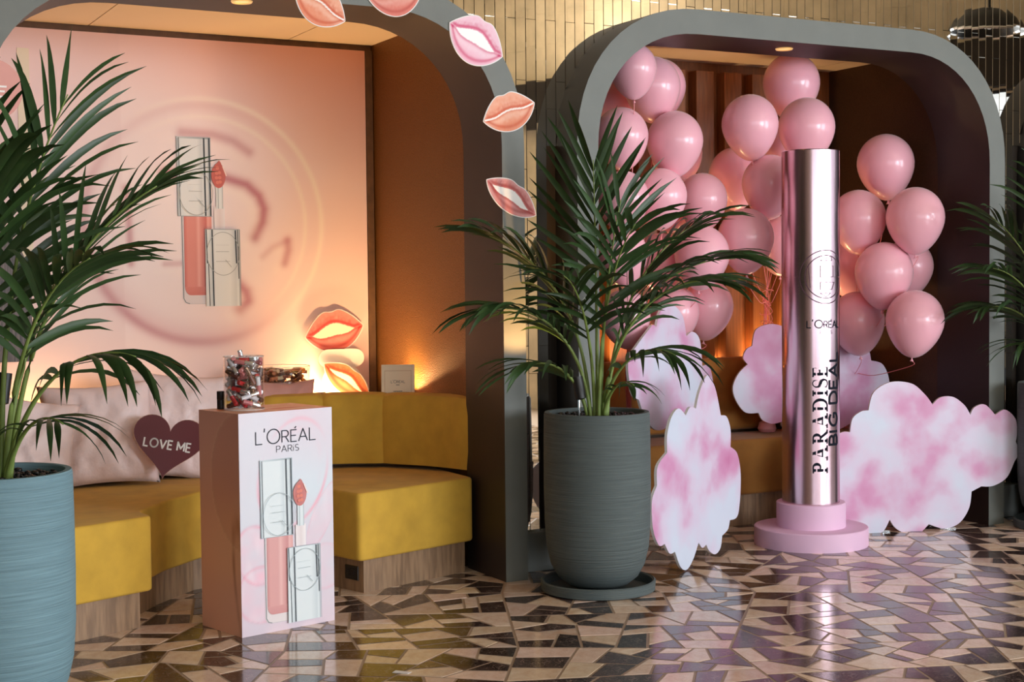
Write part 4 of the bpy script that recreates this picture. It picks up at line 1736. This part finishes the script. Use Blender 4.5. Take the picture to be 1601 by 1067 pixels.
q, wt = serif_text('PARADISE')
lettering('title_lettering', up_text(q, .592 / wt, .098, .418), 1, 0, 0, on_tube, M_BLACKINK, mas, .0006, 2)
q, wt = stroke_text([(c, 1, 0) for c in 'BIG'] + [(' ', 1, 0)] + [(c, 1, 0) for c in 'DEAL'], .2, 1.2, .3)
lettering('subtitle_lettering', up_text(q, .512 / wt, .177, .575), 1, 0, 0, on_tube, M_BLACKINK, mas, .0006, 3)
em = []


def ring_quads(cx, cy, r0, r1, a0=0, a1=360, n=48):
    out = []
    for k in range(n):
        t0, t1 = R(a0 + (a1 - a0) * k / n), R(a0 + (a1 - a0) * (k + 1) / n)
        out.append([(cx + r0 * math.cos(t0), cy + r0 * math.sin(t0)), (cx + r1 * math.cos(t0), cy + r1 * math.sin(t0)), (cx + r1 * math.cos(t1), cy + r1 * math.sin(t1)), (cx + r0 * math.cos(t1), cy + r0 * math.sin(t1))])
    return out


ecx, ecy = .088, 1.507
em += ring_quads(ecx, ecy, .145, .150) + ring_quads(ecx, ecy, .116, .121)
EMM = mat('emblem_line', lin(96, 70, 82), .8, spec=.1)
lettering('emblem_ring', em[:48], 1, 0, 0, on_tube, EMM, mas, .0008, 2)
lettering('emblem_inner_ring', em[48:96], 1, 0, 0, on_tube, EMM, mas, .0008, 2)
for s in ([(-.035, .09), (.035, .115), (.04, .09), (-.035, .09)], [(-.035, .06), (.05, .06), (.05, .0), (-.035, .0), (-.035, .06)], [(-.035, -.03), (.06, -.03), (.04, -.07), (-.035, -.07), (-.035, -.03)], [(-.035, -.09), (.03, -.09), (.0, -.112), (-.035, -.09)], [(-.1, .06), (-.09, -.06)]):
    em = []
    for (x0, y0), (x1, y1) in zip(s, s[1:]):
        l = math.hypot(x1 - x0, y1 - y0)
        nx, ny = -(y1 - y0) / l * .0018, (x1 - x0) / l * .0018
        em.append([(ecx + x0 + nx, ecy + y0 + ny), (ecx + x0 - nx, ecy + y0 - ny), (ecx + x1 - nx, ecy + y1 - ny), (ecx + x1 + nx, ecy + y1 + ny)])
    lettering('emblem_letter', em, 1, 0, 0, on_tube, EMM, mas, .0008, 2)

# ------------------------------------------------------------------ cloud boards
def cloud(label, lobes, p0, ang, stands, thick=.014):
    n = Vector((math.sin(ang), -math.cos(ang), 0))
    tdir = Vector((math.cos(ang), math.sin(ang), 0))
    pts = []
    m = len(lobes)
    for i in range(m):
        seg = lobes[i] + [lobes[(i + 1) % m][0]]
        pts += [(q.x, q.y) for q in catmull([(x, y, 0) for x, y in seg], 7)[:-1]]
    loc = []
    for x, y in pts:
        p = on_plane(x, y, p0, n) - Vector(p0)
        loc.append((p.dot(tdir), p.z))
    zmin = min(z for _, z in loc)
    a2 = sum(loc[i][0] * loc[(i + 1) % len(loc)][1] - loc[(i + 1) % len(loc)][0] * loc[i][1] for i in range(len(loc)))
    if a2 < 0:
        loc = loc[::-1]
    t = thing('cloud_board', label, 'cutout', p0, ang, 'pink cloud boards')
    link('board', MB().prism(loc, 0, thick, 'y').mesh('board', M_WHITEBOARD, fix=True), t)
    b_ = MB()
    b_.add([(x, -.0008, z) for x, z in loc], [tuple(range(len(loc)))])
    link('printed_face', b_.mesh('printed_face', M_CLOUD), t)
    for sx, z0, z1 in stands:
        s = MB().box(sx - .012, sx + .012, thick, thick + .02, z0, z1)
        s.box(sx - .05, sx + .05, thick - .0, thick + .2, z0, z0 + .006)
        link('stand', s.mesh('stand', M_GLASS), t)
    return t


CB = [[(1088, 639), (1094, 612), (1106, 587), (1118, 607)], [(1127, 650), (1136, 652), (1142, 672)], [(1142, 699), (1153, 711), (1158, 748), (1154, 804)], [(1141, 814), (1138, 828)],
      [(1129, 838), (1126, 858), (1118, 867), (1109, 862)], [(1104, 852), (1098, 857)], [(1092, 849), (1084, 874), (1074, 891), (1064, 887)], [(1055, 863), (1047, 866)], [(1039, 851), (1030, 853), (1021, 828), (1019, 785)],
      [(1027, 760), (1028, 730)], [(1043, 708), (1043, 680), (1050, 652), (1061, 639)], [(1072, 650), (1079, 637)]]
pB = ground(1074, 893)
pB.z = 0
cloud('tall narrow cloud board on floor right of the big planter', CB, pB, R(57), [(.05, .002, .3), (.3, .002, .4)])
CA = [[(1026, 512), (1033, 486), (1051, 477), (1067, 494)], [(1073, 526), (1083, 519), (1094, 532)], [(1098, 573), (1108, 572), (1114, 592)], [(1115, 612), (1118, 635), (1108, 655)], [(1090, 660), (1078, 672), (1062, 672)], [(1045, 662), (1037, 672), (1022, 671), (1008, 652)],
      [(999, 626), (990, 618), (983, 590), (983, 562), (996, 540)], [(1017, 512), (1021, 508)]]
pA = Vector((.93, 8.15, .0))
cloud('pale pink cloud board behind planter, raised above the tall one', CA, pA, R(55), [(.03, .002, 1.0), (.16, .002, 1.0)])
CCL = [[(1358, 642), (1366, 614), (1392, 598), (1425, 600), (1446, 617)], [(1458, 633), (1470, 622), (1490, 621), (1508, 634)], [(1517, 649), (1524, 637), (1540, 633)], [(1556, 649), (1572, 641), (1588, 656), (1590, 678)], [(1588, 691), (1594, 707)],
       [(1586, 722), (1574, 747), (1553, 760)], [(1534, 761)], [(1519, 769), (1515, 795), (1500, 818), (1477, 827)], [(1452, 820), (1438, 833), (1416, 834), (1400, 826)], [(1391, 813), (1380, 832), (1362, 836), (1344, 829)],
       [(1334, 815), (1318, 826), (1300, 812), (1292, 790)], [(1296, 770), (1283, 745), (1290, 715)], [(1302, 700), (1304, 684), (1318, 676)], [(1329, 676), (1333, 655), (1346, 644)]]
pCc = Vector((2.27, 8.62, 0))
cloud('big pink cloud board on floor right of the giant tube', CCL, pCc, R(11), [(-.1, .002, .4), (.32, .002, .4)])
CD = [[(1176, 541), (1182, 516), (1204, 507), (1226, 511)], [(1240, 519), (1256, 500), (1290, 494), (1313, 509)], [(1322, 534), (1340, 533), (1357, 545)], [(1362, 564), (1380, 570), (1390, 594), (1388, 620)], [(1378, 640), (1368, 660), (1345, 668)],
      [(1330, 662), (1310, 672), (1285, 670)], [(1262, 662), (1240, 672), (1224, 668)], [(1222, 660), (1207, 663), (1192, 657)], [(1186, 646), (1165, 645), (1150, 625), (1146, 605), (1155, 584)], [(1169, 570), (1162, 560), (1167, 547)]]
pD = W(2.35, .83, 0)
cloud('pink cloud board on balloon niche sofa behind the giant tube', CD, pD, R(20), [])


# ------------------------------------------------------------------ balloons
def balloon_profile(n=22):
    pr_ = []
    for k in range(n + 1):
        t_ = math.pi * k / n
        z = math.cos(t_)
        r_ = math.sin(t_)
        if z >= 0:
            z = z * 1.06
        else:
            z = z * 1.30
            r_ = r_ * (1 - .20 * (abs(z) / 1.3) ** 1.5)
        pr_.append((max(r_, .012 if k == 0 else .03), z + .12))
    return pr_[::-1]


BAL = MB().lathe(balloon_profile(), 36).mesh('balloon', M_BALLOON, smooth=2)
KNOT = MB().lathe([(.03, -1.17), (.022, -1.21), (.05, -1.27), (.07, -1.30), (.04, -1.295)], 12).mesh('knot', M_BALLOON, smooth=2)
# photo position, half width in photo pixels, depth into the niche, label
BL = [
    ('L', 990, 112, 37, .30, 'pale pink balloon at top of left bunch, against the arch edge'),
    ('L', 1020, 141, 44, .52, 'pink balloon right of and below the top one of left bunch'),
    ('L', 1031, 141, 41, .95, 'pink balloon mostly hidden behind the second balloon of left bunch'),
    ('L', 962, 158, 34, .90, 'deep pink shaded balloon beside the arch edge in left bunch'),
    ('L', 972, 218, 42, .42, 'pink balloon behind the upright palm leaves in left bunch'),
    ('L', 1055, 226, 44, .48, 'large pink balloon, upper right of left bunch'),
    ('L', 1058, 246, 40, .92, 'pink balloon hidden behind the large upper right one of left bunch'),
    ('L', 1033, 312, 41, .40, 'pink balloon in middle of left bunch above palm fronds'),
    ('L', 1046, 318, 40, .82, 'pink balloon just behind the middle one of left bunch'),
    ('L', 974, 316, 41, .36, 'pale balloon behind dense palm leaves in left bunch'),
    ('L', 1098, 317, 39, .62, 'pink balloon at right edge of left bunch, middle height'),
    ('L', 1097, 404, 43, .46, 'pink balloon in left bunch above the palm frond tip'),
    ('L', 1032, 412, 40, .74, 'coral shaded balloon deep behind palm in left bunch'),
    ('L', 973, 402, 40, .44, 'pink balloon behind the palm stems in left bunch'),
    ('L', 1105, 485, 41, .70, 'pink balloon lowest right of left bunch'),
    ('L', 1053, 494, 40, .66, 'pink balloon touching the top of raised cloud board'),
    ('L', 978, 500, 40, .34, 'pink balloon lowest left of left bunch behind palm'),
    ('C', 1173, 200, 44, .52, 'pink balloon upper left of middle bunch'),
    ('C', 1237, 136, 44, .86, 'topmost darker pink balloon of middle bunch under the downlight'),
    ('C', 1261, 205, 44, .52, 'pink balloon just above the top of giant tube'),
    ('C', 1150, 280, 42, .95, 'deep coral balloon at left of middle bunch in shade'),
    ('C', 1203, 293, 43, .50, 'pink balloon left of the giant tube top'),
    ('C', 1166, 378, 44, .48, 'pink balloon lowest left of middle bunch above ribbon'),
    ('C', 1222, 385, 40, .86, 'coral balloon half hidden behind giant tube, middle bunch'),
    ('C', 1232, 235, 38, 1.02, 'deep red pink balloon in the heart of middle bunch'),
    ('R', 1385, 262, 44, .62, 'topmost pink balloon of right bunch'),
    ('R', 1342, 348, 43, .58, 'pink balloon right of giant tube, upper left of right bunch'),
    ('R', 1431, 346, 45, .24, 'pink balloon upper right of right bunch'),
    ('R', 1382, 432, 45, .40, 'front centre pink balloon of right bunch'),
    ('R', 1418, 422, 40, .46, 'coral balloon behind the front one at right of right bunch'),
    ('R', 1325, 418, 41, .98, 'coral balloon glowing between giant tube and right bunch'),
    ('R', 1340, 507, 43, .66, 'coral pink balloon lowest left of right bunch'),
    ('R', 1430, 507, 45, .24, 'pink balloon lowest right of right bunch'),
]
ANCH = {'L': W(1.0, .62, .56), 'C': W(at_w(1199, 600, 1.0)[0], 1.0, .56), 'R': W(2.84, .86, .56)}
TIE = {'L': (1030, 560), 'C': (1198, 430), 'R': (1384, 545)}
bal = []
for cl, px, py, r_, wd_, lb in BL:
    uu, ww, zz = at_w(px, py, wd_)
    bal.append([cl, px, py, r_, wd_, lb])


def bpos(e):
    uu, ww, zz = at_w(e[1], e[2], e[4])
    c = W(uu, ww, zz)
    return c, e[3] / FPX * c.y


for it in range(120):
    mv = False
    for i in range(len(bal)):
        for j_ in range(i):
            ci, ri = bpos(bal[i])
            cj, rj = bpos(bal[j_])
            dv = ci - cj
            dv.z *= .87
            if dv.length < (ri + rj) * .97:
                a, c = (bal[i], bal[j_]) if bal[i][4] < bal[j_][4] else (bal[j_], bal[i])
                a[4] = max(.17, a[4] - .012)
                c[4] = min(1.10, c[4] + .012)
                mv = True
    if not mv:
        break
print('RELAX', it, mv)
proto = None
rb = random.Random(9)
for cl, px, py, r_, wd_, lb in bal:
    c, rad = bpos((cl, px, py, r_, wd_, lb))
    tie = TIE[cl]
    ax = Vector(((px - tie[0]) * .35, 0, -(py - tie[1]) + 160)).normalized()
    ax = (ax + Vector((rb.uniform(-.06, .06), rb.uniform(-.12, .06), 0))).normalized()
    o = link('balloon', BAL, None, c)
    o.scale = (rad, rad, rad)
    o.rotation_euler = ax.to_track_quat('Z', 'X').to_euler()
    tag(o, lb, 'balloon', 'pink balloons in the right niche')
    k = link('knot', KNOT, o)
    # ribbon in the balloon's own frame
    M = Matrix.LocRotScale(c, o.rotation_euler.to_quaternion(), Vector((rad, rad, rad)))
    Mi = M.inverted()
    p0 = M @ Vector((0, 0, -1.28))
    an = ANCH[cl] + Vector((rb.uniform(-.015, .015), rb.uniform(-.015, .015), 0))
    zt = min(p0.z - .12, 1.02 if cl != 'C' else 1.32)
    gather = Vector((an.x, an.y, zt))
    pts = [p0, p0 + Vector((0, 0, -.03)), p0.lerp(gather, .6) + Vector((0, 0, -.04)), gather, Vector((an.x, an.y, (zt + .56) / 2)), an]
    cr_ = catmull(pts, 5)
    link('ribbon', MB().tube([Mi @ p for p in cr_], .0022 / rad, 4).mesh('ribbon', M_RIBBON), o)

for cl, lb in (('L', 'left'), ('C', 'middle'), ('R', 'right')):
    a = ANCH[cl].copy()
    a.z = .532
    wgt = thing('balloon_weight', 'small pink weight on sofa seat holding the %s balloon bunch' % lb, 'weight', a, group='balloon weights')
    link('body', MB().lathe([(.001, 0), (.05, 0), (.06, .02), (.05, .06), (.02, .075), (.001, .078)], 20, closed=False).mesh('body', M_BALLOON, smooth=True), wgt)
    if cl != 'L':
        cu = MB()
        for q_ in range(4):
            h0 = (1.38 if cl == 'C' else 1.02) - a.z - .05 * q_
            pts = []
            sd = rb.uniform(0, 6)
            for s in range(26):
                t_ = s / 25
                rr = .012 + .05 * t_ * (1 - .4 * t_)
                pts.append((rr * math.cos(sd + t_ * 9), rr * math.sin(sd + t_ * 9) * .7, h0 + .05 * math.sin(t_ * 5 + sd) - .12 * t_ * (q_ % 2) + .02 * q_))
            cu.tube(pts, .0022, 4)
        link('curled_ribbon', cu.mesh('curled_ribbon', M_RIBBON), wgt)


# ------------------------------------------------------------------ palms
PROF = [(.001, .012), (.10, .012), (.15, .022), (.195, .06), (.228, .12), (.247, .20), (.256, .32), (.259, .50), (.258, .70), (.256, .842), (.252, .854), (.232, .854), (.228, .846), (.226, .80)]
POT_ME = MB().lathe(PROF, 64, closed=False).mesh('pot', M_POT, smooth=True)
SAUCER_ME = MB().lathe([(.001, 0), (.262, 0), (.276, .006), (.28, .05), (.272, .055), (.262, .05), (.25, .012), (.001, .012)], 64, closed=False).mesh('saucer', M_POT, smooth=True)
SOIL_ME = MB().lathe([(.001, .805), (.226, .80), (.226, .79)], 32, closed=False).mesh('soil', M_SOIL)


def pebbles(seed):
    rp_ = random.Random(seed)
    b_ = MB()
    ico = [(0, 0, 1), (.9, 0, .4), (.28, .85, .4), (-.73, .53, .4), (-.73, -.53, .4), (.28, -.85, .4), (.73, .53, -.4), (-.28, .85, -.4), (-.9, 0, -.4), (-.28, -.85, -.4), (.73, -.53, -.4), (0, 0, -1)]
    tri = [(0, 1, 2), (0, 2, 3), (0, 3, 4), (0, 4, 5), (0, 5, 1), (1, 6, 2), (2, 7, 3), (3, 8, 4), (4, 9, 5), (5, 10, 1), (2, 6, 7), (3, 7, 8), (4, 8, 9), (5, 9, 10), (1, 10, 6), (6, 11, 7), (7, 11, 8), (8, 11, 9), (9, 11, 10), (10, 11, 6)]
    for _ in range(420):
        a, r_ = rp_.uniform(0, 6.283), .214 * math.sqrt(rp_.random())
        s = rp_.uniform(.007, .013)
        th = rp_.uniform(0, 6.28)
        sx, sy, sz = s * rp_.uniform(1, 1.7), s, s * rp_.uniform(.5, .8)
        z = .815 + rp_.uniform(0, .022)
        b_.add([(r_ * math.cos(a) + x * sx * math.cos(th) - y * sy * math.sin(th), r_ * math.sin(a) + x * sx * math.sin(th) + y * sy * math.cos(th), z + zz * sz) for x, y, zz in ico], tri)
    return b_.mesh('pebbles', M_PEBBLE, smooth=2)


def leaflet(p, d, side, L_, wd_, droop, twist=0, tang=None):
    """narrow folded blade starting at p, direction d, drooping"""
    n = 7
    vs = []
    pos = Vector(p)
    dirv = Vector(d).normalized()
    for i in range(n + 1):
        t_ = i / n
        sd = tang - dirv * tang.dot(dirv)
        if sd.length < .05:
            sd = Vector(side)
        sd.normalize()
        nr = sd.cross(dirv).normalized()
        w_ = wd_ * (math.sin(math.pi * min(1, t_ * .93 + .07)) ** .7) * (1 - t_ * .25) if i < n else .0006
        if i == 0:
            w_ = wd_ * .25
        sd2 = (sd * math.cos(twist) + nr * math.sin(twist))
        nr2 = (nr * math.cos(twist) - sd * math.sin(twist))
        vs += [pos - sd2 * w_ / 2 + nr2 * w_ * .14, pos, pos + sd2 * w_ / 2 + nr2 * w_ * .14]
        dirv = (dirv + Vector((0, 0, -1)) * droop * (.25 + 1.5 * t_) / n).normalized()
        pos = pos + dirv * L_ / n
    fs = []
    for i in range(n):
        a = i * 3
        fs += [(a, a + 1, a + 4, a + 3), (a + 1, a + 2, a + 5, a + 4)]
    return MB().add(vs, fs)


def frond(parent, base, az, L_, e0, bend, nleaf, ll, seed, bare=.45, rise=.55, droop=1.0, lw=.03, r0=.0115):
    rp_ = random.Random(seed)
    az, e0, bend = R(az), R(e0), R(bend)
    n = 24
    pos = Vector(base)
    pts, tans = [pos.copy()], []
    for i in range(n):
        t_ = i / n
        e = e0 - bend * t_ ** 1.5
        d = Vector((math.cos(az) * math.cos(e), math.sin(az) * math.cos(e), math.sin(e)))
        tans.append(d)
        pos = pos + d * L_ / n
        pts.append(pos.copy())
    tans.append(tans[-1])
    rac = link('frond', MB().tube(pts, [r0 * (1 - .8 * i / n) for i in range(n + 1)], 6).mesh('frond', M_STEM, smooth=2), parent)
    for k in range(nleaf):
        f = k / (nleaf - 1)
        s = bare + (1 - bare) * f * .99
        i = min(n, int(s * n))
        p, t_ = pts[i], tans[i]
        sgn = 1 if k % 2 else -1
        side = Vector((-math.sin(az), math.cos(az), 0)) * sgn
        upv = side.cross(t_) * sgn
        ang = R(62 - 38 * f + rp_.uniform(-6, 6))
        d = t_ * math.cos(ang) + side * math.sin(ang) * .85 + Vector((0, 0, 1)) * rise * (.35 + rp_.uniform(-.1, .15))
        l = ll * (.62 + .75 * math.sin(math.pi * (.15 + .75 * f))) * rp_.uniform(.85, 1.1)
        m_ = leaflet(p, d, side, l, lw * .74 * rp_.uniform(.8, 1.15), droop * rp_.uniform(.75, 1.25), R(rp_.uniform(-35, 35)), t_)
        link('leaflet', m_.mesh('leaflet', M_LEAF, smooth=2), rac)
    return rac


def palm2(label, slabel, x, y, pm, fr, seed):
    t = thing('potted_palm', label, 'plant', (x, y, .013), group='potted palms')
    po = link('pot', POT_ME, t)
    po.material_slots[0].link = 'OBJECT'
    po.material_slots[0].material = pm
    link('soil', SOIL_ME, t)
    pb = link('pebbles', pebbles(seed), t)
    pb['kind'] = 'stuff'
    for i, a in enumerate(fr):
        th = R(a['az'])
        kw = dict(a)
        frond(t, (.04 * math.cos(th) + .012 * math.cos(i * 2.4), .04 * math.sin(th) + .012 * math.sin(i * 2.4), .80), kw.pop('az'), kw.pop('L'), kw.pop('e'), kw.pop('b'), kw.pop('n'), kw.pop('ll'), seed * 100 + i, **kw)
    sa = link('saucer', SAUCER_ME, None, (x, y, 0))
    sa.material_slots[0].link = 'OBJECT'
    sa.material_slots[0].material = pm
    tag(sa, slabel, 'saucer', 'saucers under the palms')
    return t


palm2('tall kentia palm in grey ribbed planter between the two arches', 'grey round saucer under the planter between the arches', .4057, 7.0889, M_POT, [
    dict(az=255, L=1.26, e=90, b=7, n=22, ll=.36, bare=.55, rise=.35, droop=.18, lw=.046),
    dict(az=310, L=1.08, e=88, b=16, n=14, ll=.36, bare=.62, rise=.3, droop=.45, lw=.046),
    dict(az=350, L=1.12, e=86, b=92, n=28, ll=.34, bare=.40, rise=.35, droop=.9, lw=.038),
    dict(az=200, L=1.10, e=87, b=70, n=26, ll=.36, bare=.42, rise=.4, droop=.8, lw=.038),
    dict(az=325, L=1.05, e=82, b=95, n=26, ll=.34, bare=.40, rise=.3, droop=1.0, lw=.038),
    dict(az=205, L=.88, e=83, b=100, n=24, ll=.32, bare=.46, rise=.3, droop=1.0, lw=.036),
    dict(az=212, L=.55, e=76, b=108, n=14, ll=.27, bare=.45, rise=.2, droop=1.1, lw=.040),
    dict(az=288, L=1.10, e=87, b=62, n=20, ll=.36, bare=.42, rise=.4, droop=.9, lw=.042),
    dict(az=20, L=1.15, e=86, b=62, n=26, ll=.35, bare=.42, rise=.4, droop=.9, lw=.040),
    dict(az=316, L=.66, e=76, b=106, n=16, ll=.28, bare=.48, rise=.2, droop=1.3, lw=.040),
    dict(az=300, L=.38, e=74, b=100, n=9, ll=.17, bare=.5, rise=.2, droop=1.4, lw=.034),
    dict(az=250, L=.92, e=86, b=78, n=18, ll=.34, bare=.48, rise=.4, droop=1.0, lw=.042),
], 4)
palm2('kentia palm in ribbed planter with painted-in daylight tint at left edge', 'grey round saucer under the planter at left edge', -1.776, 5.0172, M_POTDAYLIT, [
    dict(az=345, L=1.22, e=82, b=58, n=26, ll=.34, bare=.42, rise=.55, droop=.6, lw=.036),
    dict(az=330, L=1.38, e=88, b=35, n=24, ll=.36, bare=.50, rise=.4, droop=.7, lw=.046),
    dict(az=335, L=.82, e=72, b=90, n=18, ll=.30, bare=.55, rise=.0, droop=1.5, lw=.042),
    dict(az=320, L=1.0, e=82, b=70, n=24, ll=.32, bare=.46, rise=.4, droop=.9, lw=.040),
    dict(az=20, L=1.1, e=84, b=50, n=22, ll=.34, bare=.45, rise=.5, droop=.8, lw=.040),
    dict(az=290, L=1.15, e=86, b=45, n=24, ll=.36, bare=.46, rise=.4, droop=.9, lw=.044),
    dict(az=200, L=1.3, e=86, b=45, n=20, ll=.34, bare=.46, rise=.5, droop=.9, lw=.04),
    dict(az=110, L=1.2, e=87, b=36, n=20, ll=.34, bare=.46, rise=.5, droop=.9, lw=.04),
    dict(az=318, L=.5, e=66, b=90, n=12, ll=.24, bare=.5, rise=.1, droop=1.2, lw=.036),
    dict(az=270, L=1.3, e=88, b=24, n=22, ll=.36, bare=.52, rise=.3, droop=.5, lw=.046),
], 6)
palm2('kentia palm in dark planter at the right edge', 'grey round saucer under the planter at right edge', 3.27, 8.72, M_POT, [
    dict(az=204, L=1.2, e=84, b=55, n=24, ll=.34, bare=.46, rise=.5, droop=.9, lw=.038),
    dict(az=212, L=1.0, e=82, b=78, n=22, ll=.32, bare=.46, rise=.4, droop=1.0, lw=.038),
    dict(az=198, L=.8, e=80, b=92, n=20, ll=.30, bare=.5, rise=.3, droop=1.1, lw=.038),
    dict(az=240, L=1.3, e=86, b=35, n=20, ll=.34, bare=.5, rise=.5, droop=.8, lw=.04),
    dict(az=330, L=1.2, e=84, b=55, n=16, ll=.32, bare=.5, rise=.5, droop=1.0),
    dict(az=215, L=.56, e=74, b=100, n=14, ll=.26, bare=.5, rise=.2, droop=1.2),
], 8)


def pot_spot(label, px, py, Y, aim, power):
    d = ray(px, py)
    p = Vector((0, 0, H)) + d * (Y / d.y)
    t = thing('pot_spotlight', label, 'lamp', (p.x, p.y, .845), group='spotlights in the planters')
    dv = (Vector(aim) - p).normalized()
    hz = p.z - .845
    q_ = dv.to_track_quat('Z', 'X')
    h = link('lamp_head', MB().lathe([(.012, -.06), (.026, -.055), (.028, .05), (.024, .05), (.02, .03)], 20).mesh('lamp_head', M_BLACK, smooth=True), t, (0, 0, hz))
    h.rotation_mode = 'QUATERNION'
    h.rotation_quaternion = Vector((dv.x * .3, dv.y * .3, 1)).to_track_quat('Z', 'X')
    link('spike', MB().tube([(0, 0, -.02), (0, 0, hz - .05)], .006, 8).mesh('spike', M_CHROME), t)
    l = bpy.data.lights.new('pot_spot_light', 'SPOT')
    l.energy = power
    l.color = (1, .54, .19)
    l.spot_size = R(75)
    l.spot_blend = .5
    l.shadow_soft_size = .015
    lo = bpy.data.objects.new('pot_spot_light', l)
    COL.objects.link(lo)
    lo.location = p + Vector((dv.x * .3, dv.y * .3, 1)).normalized() * .065
    lo.rotation_euler = dv.to_track_quat('-Z', 'Y').to_euler()


pot_spot('small black spotlight in pebbles of planter between arches', 905, 606, 7.04, W(-.10, .05, 1.5), 42)
pot_spot('small black spotlight in pebbles of planter at left edge', 4, 606, 5.1, Vector((-1.5, 5.6, 2.0)), 14)

# scrap of paper on the floor in front
p = ground(628, 1052)
t = thing('paper_scrap', 'small white paper scrap lying on the mosaic floor in front', 'paper', (p.x, p.y, .0006), R(-12))
link('sheet', MB().prism([(-.034, -.012), (.03, -.02), (.037, .008), (-.03, .02)], 0, .0012).mesh('sheet', M_WHITEBOARD), t)
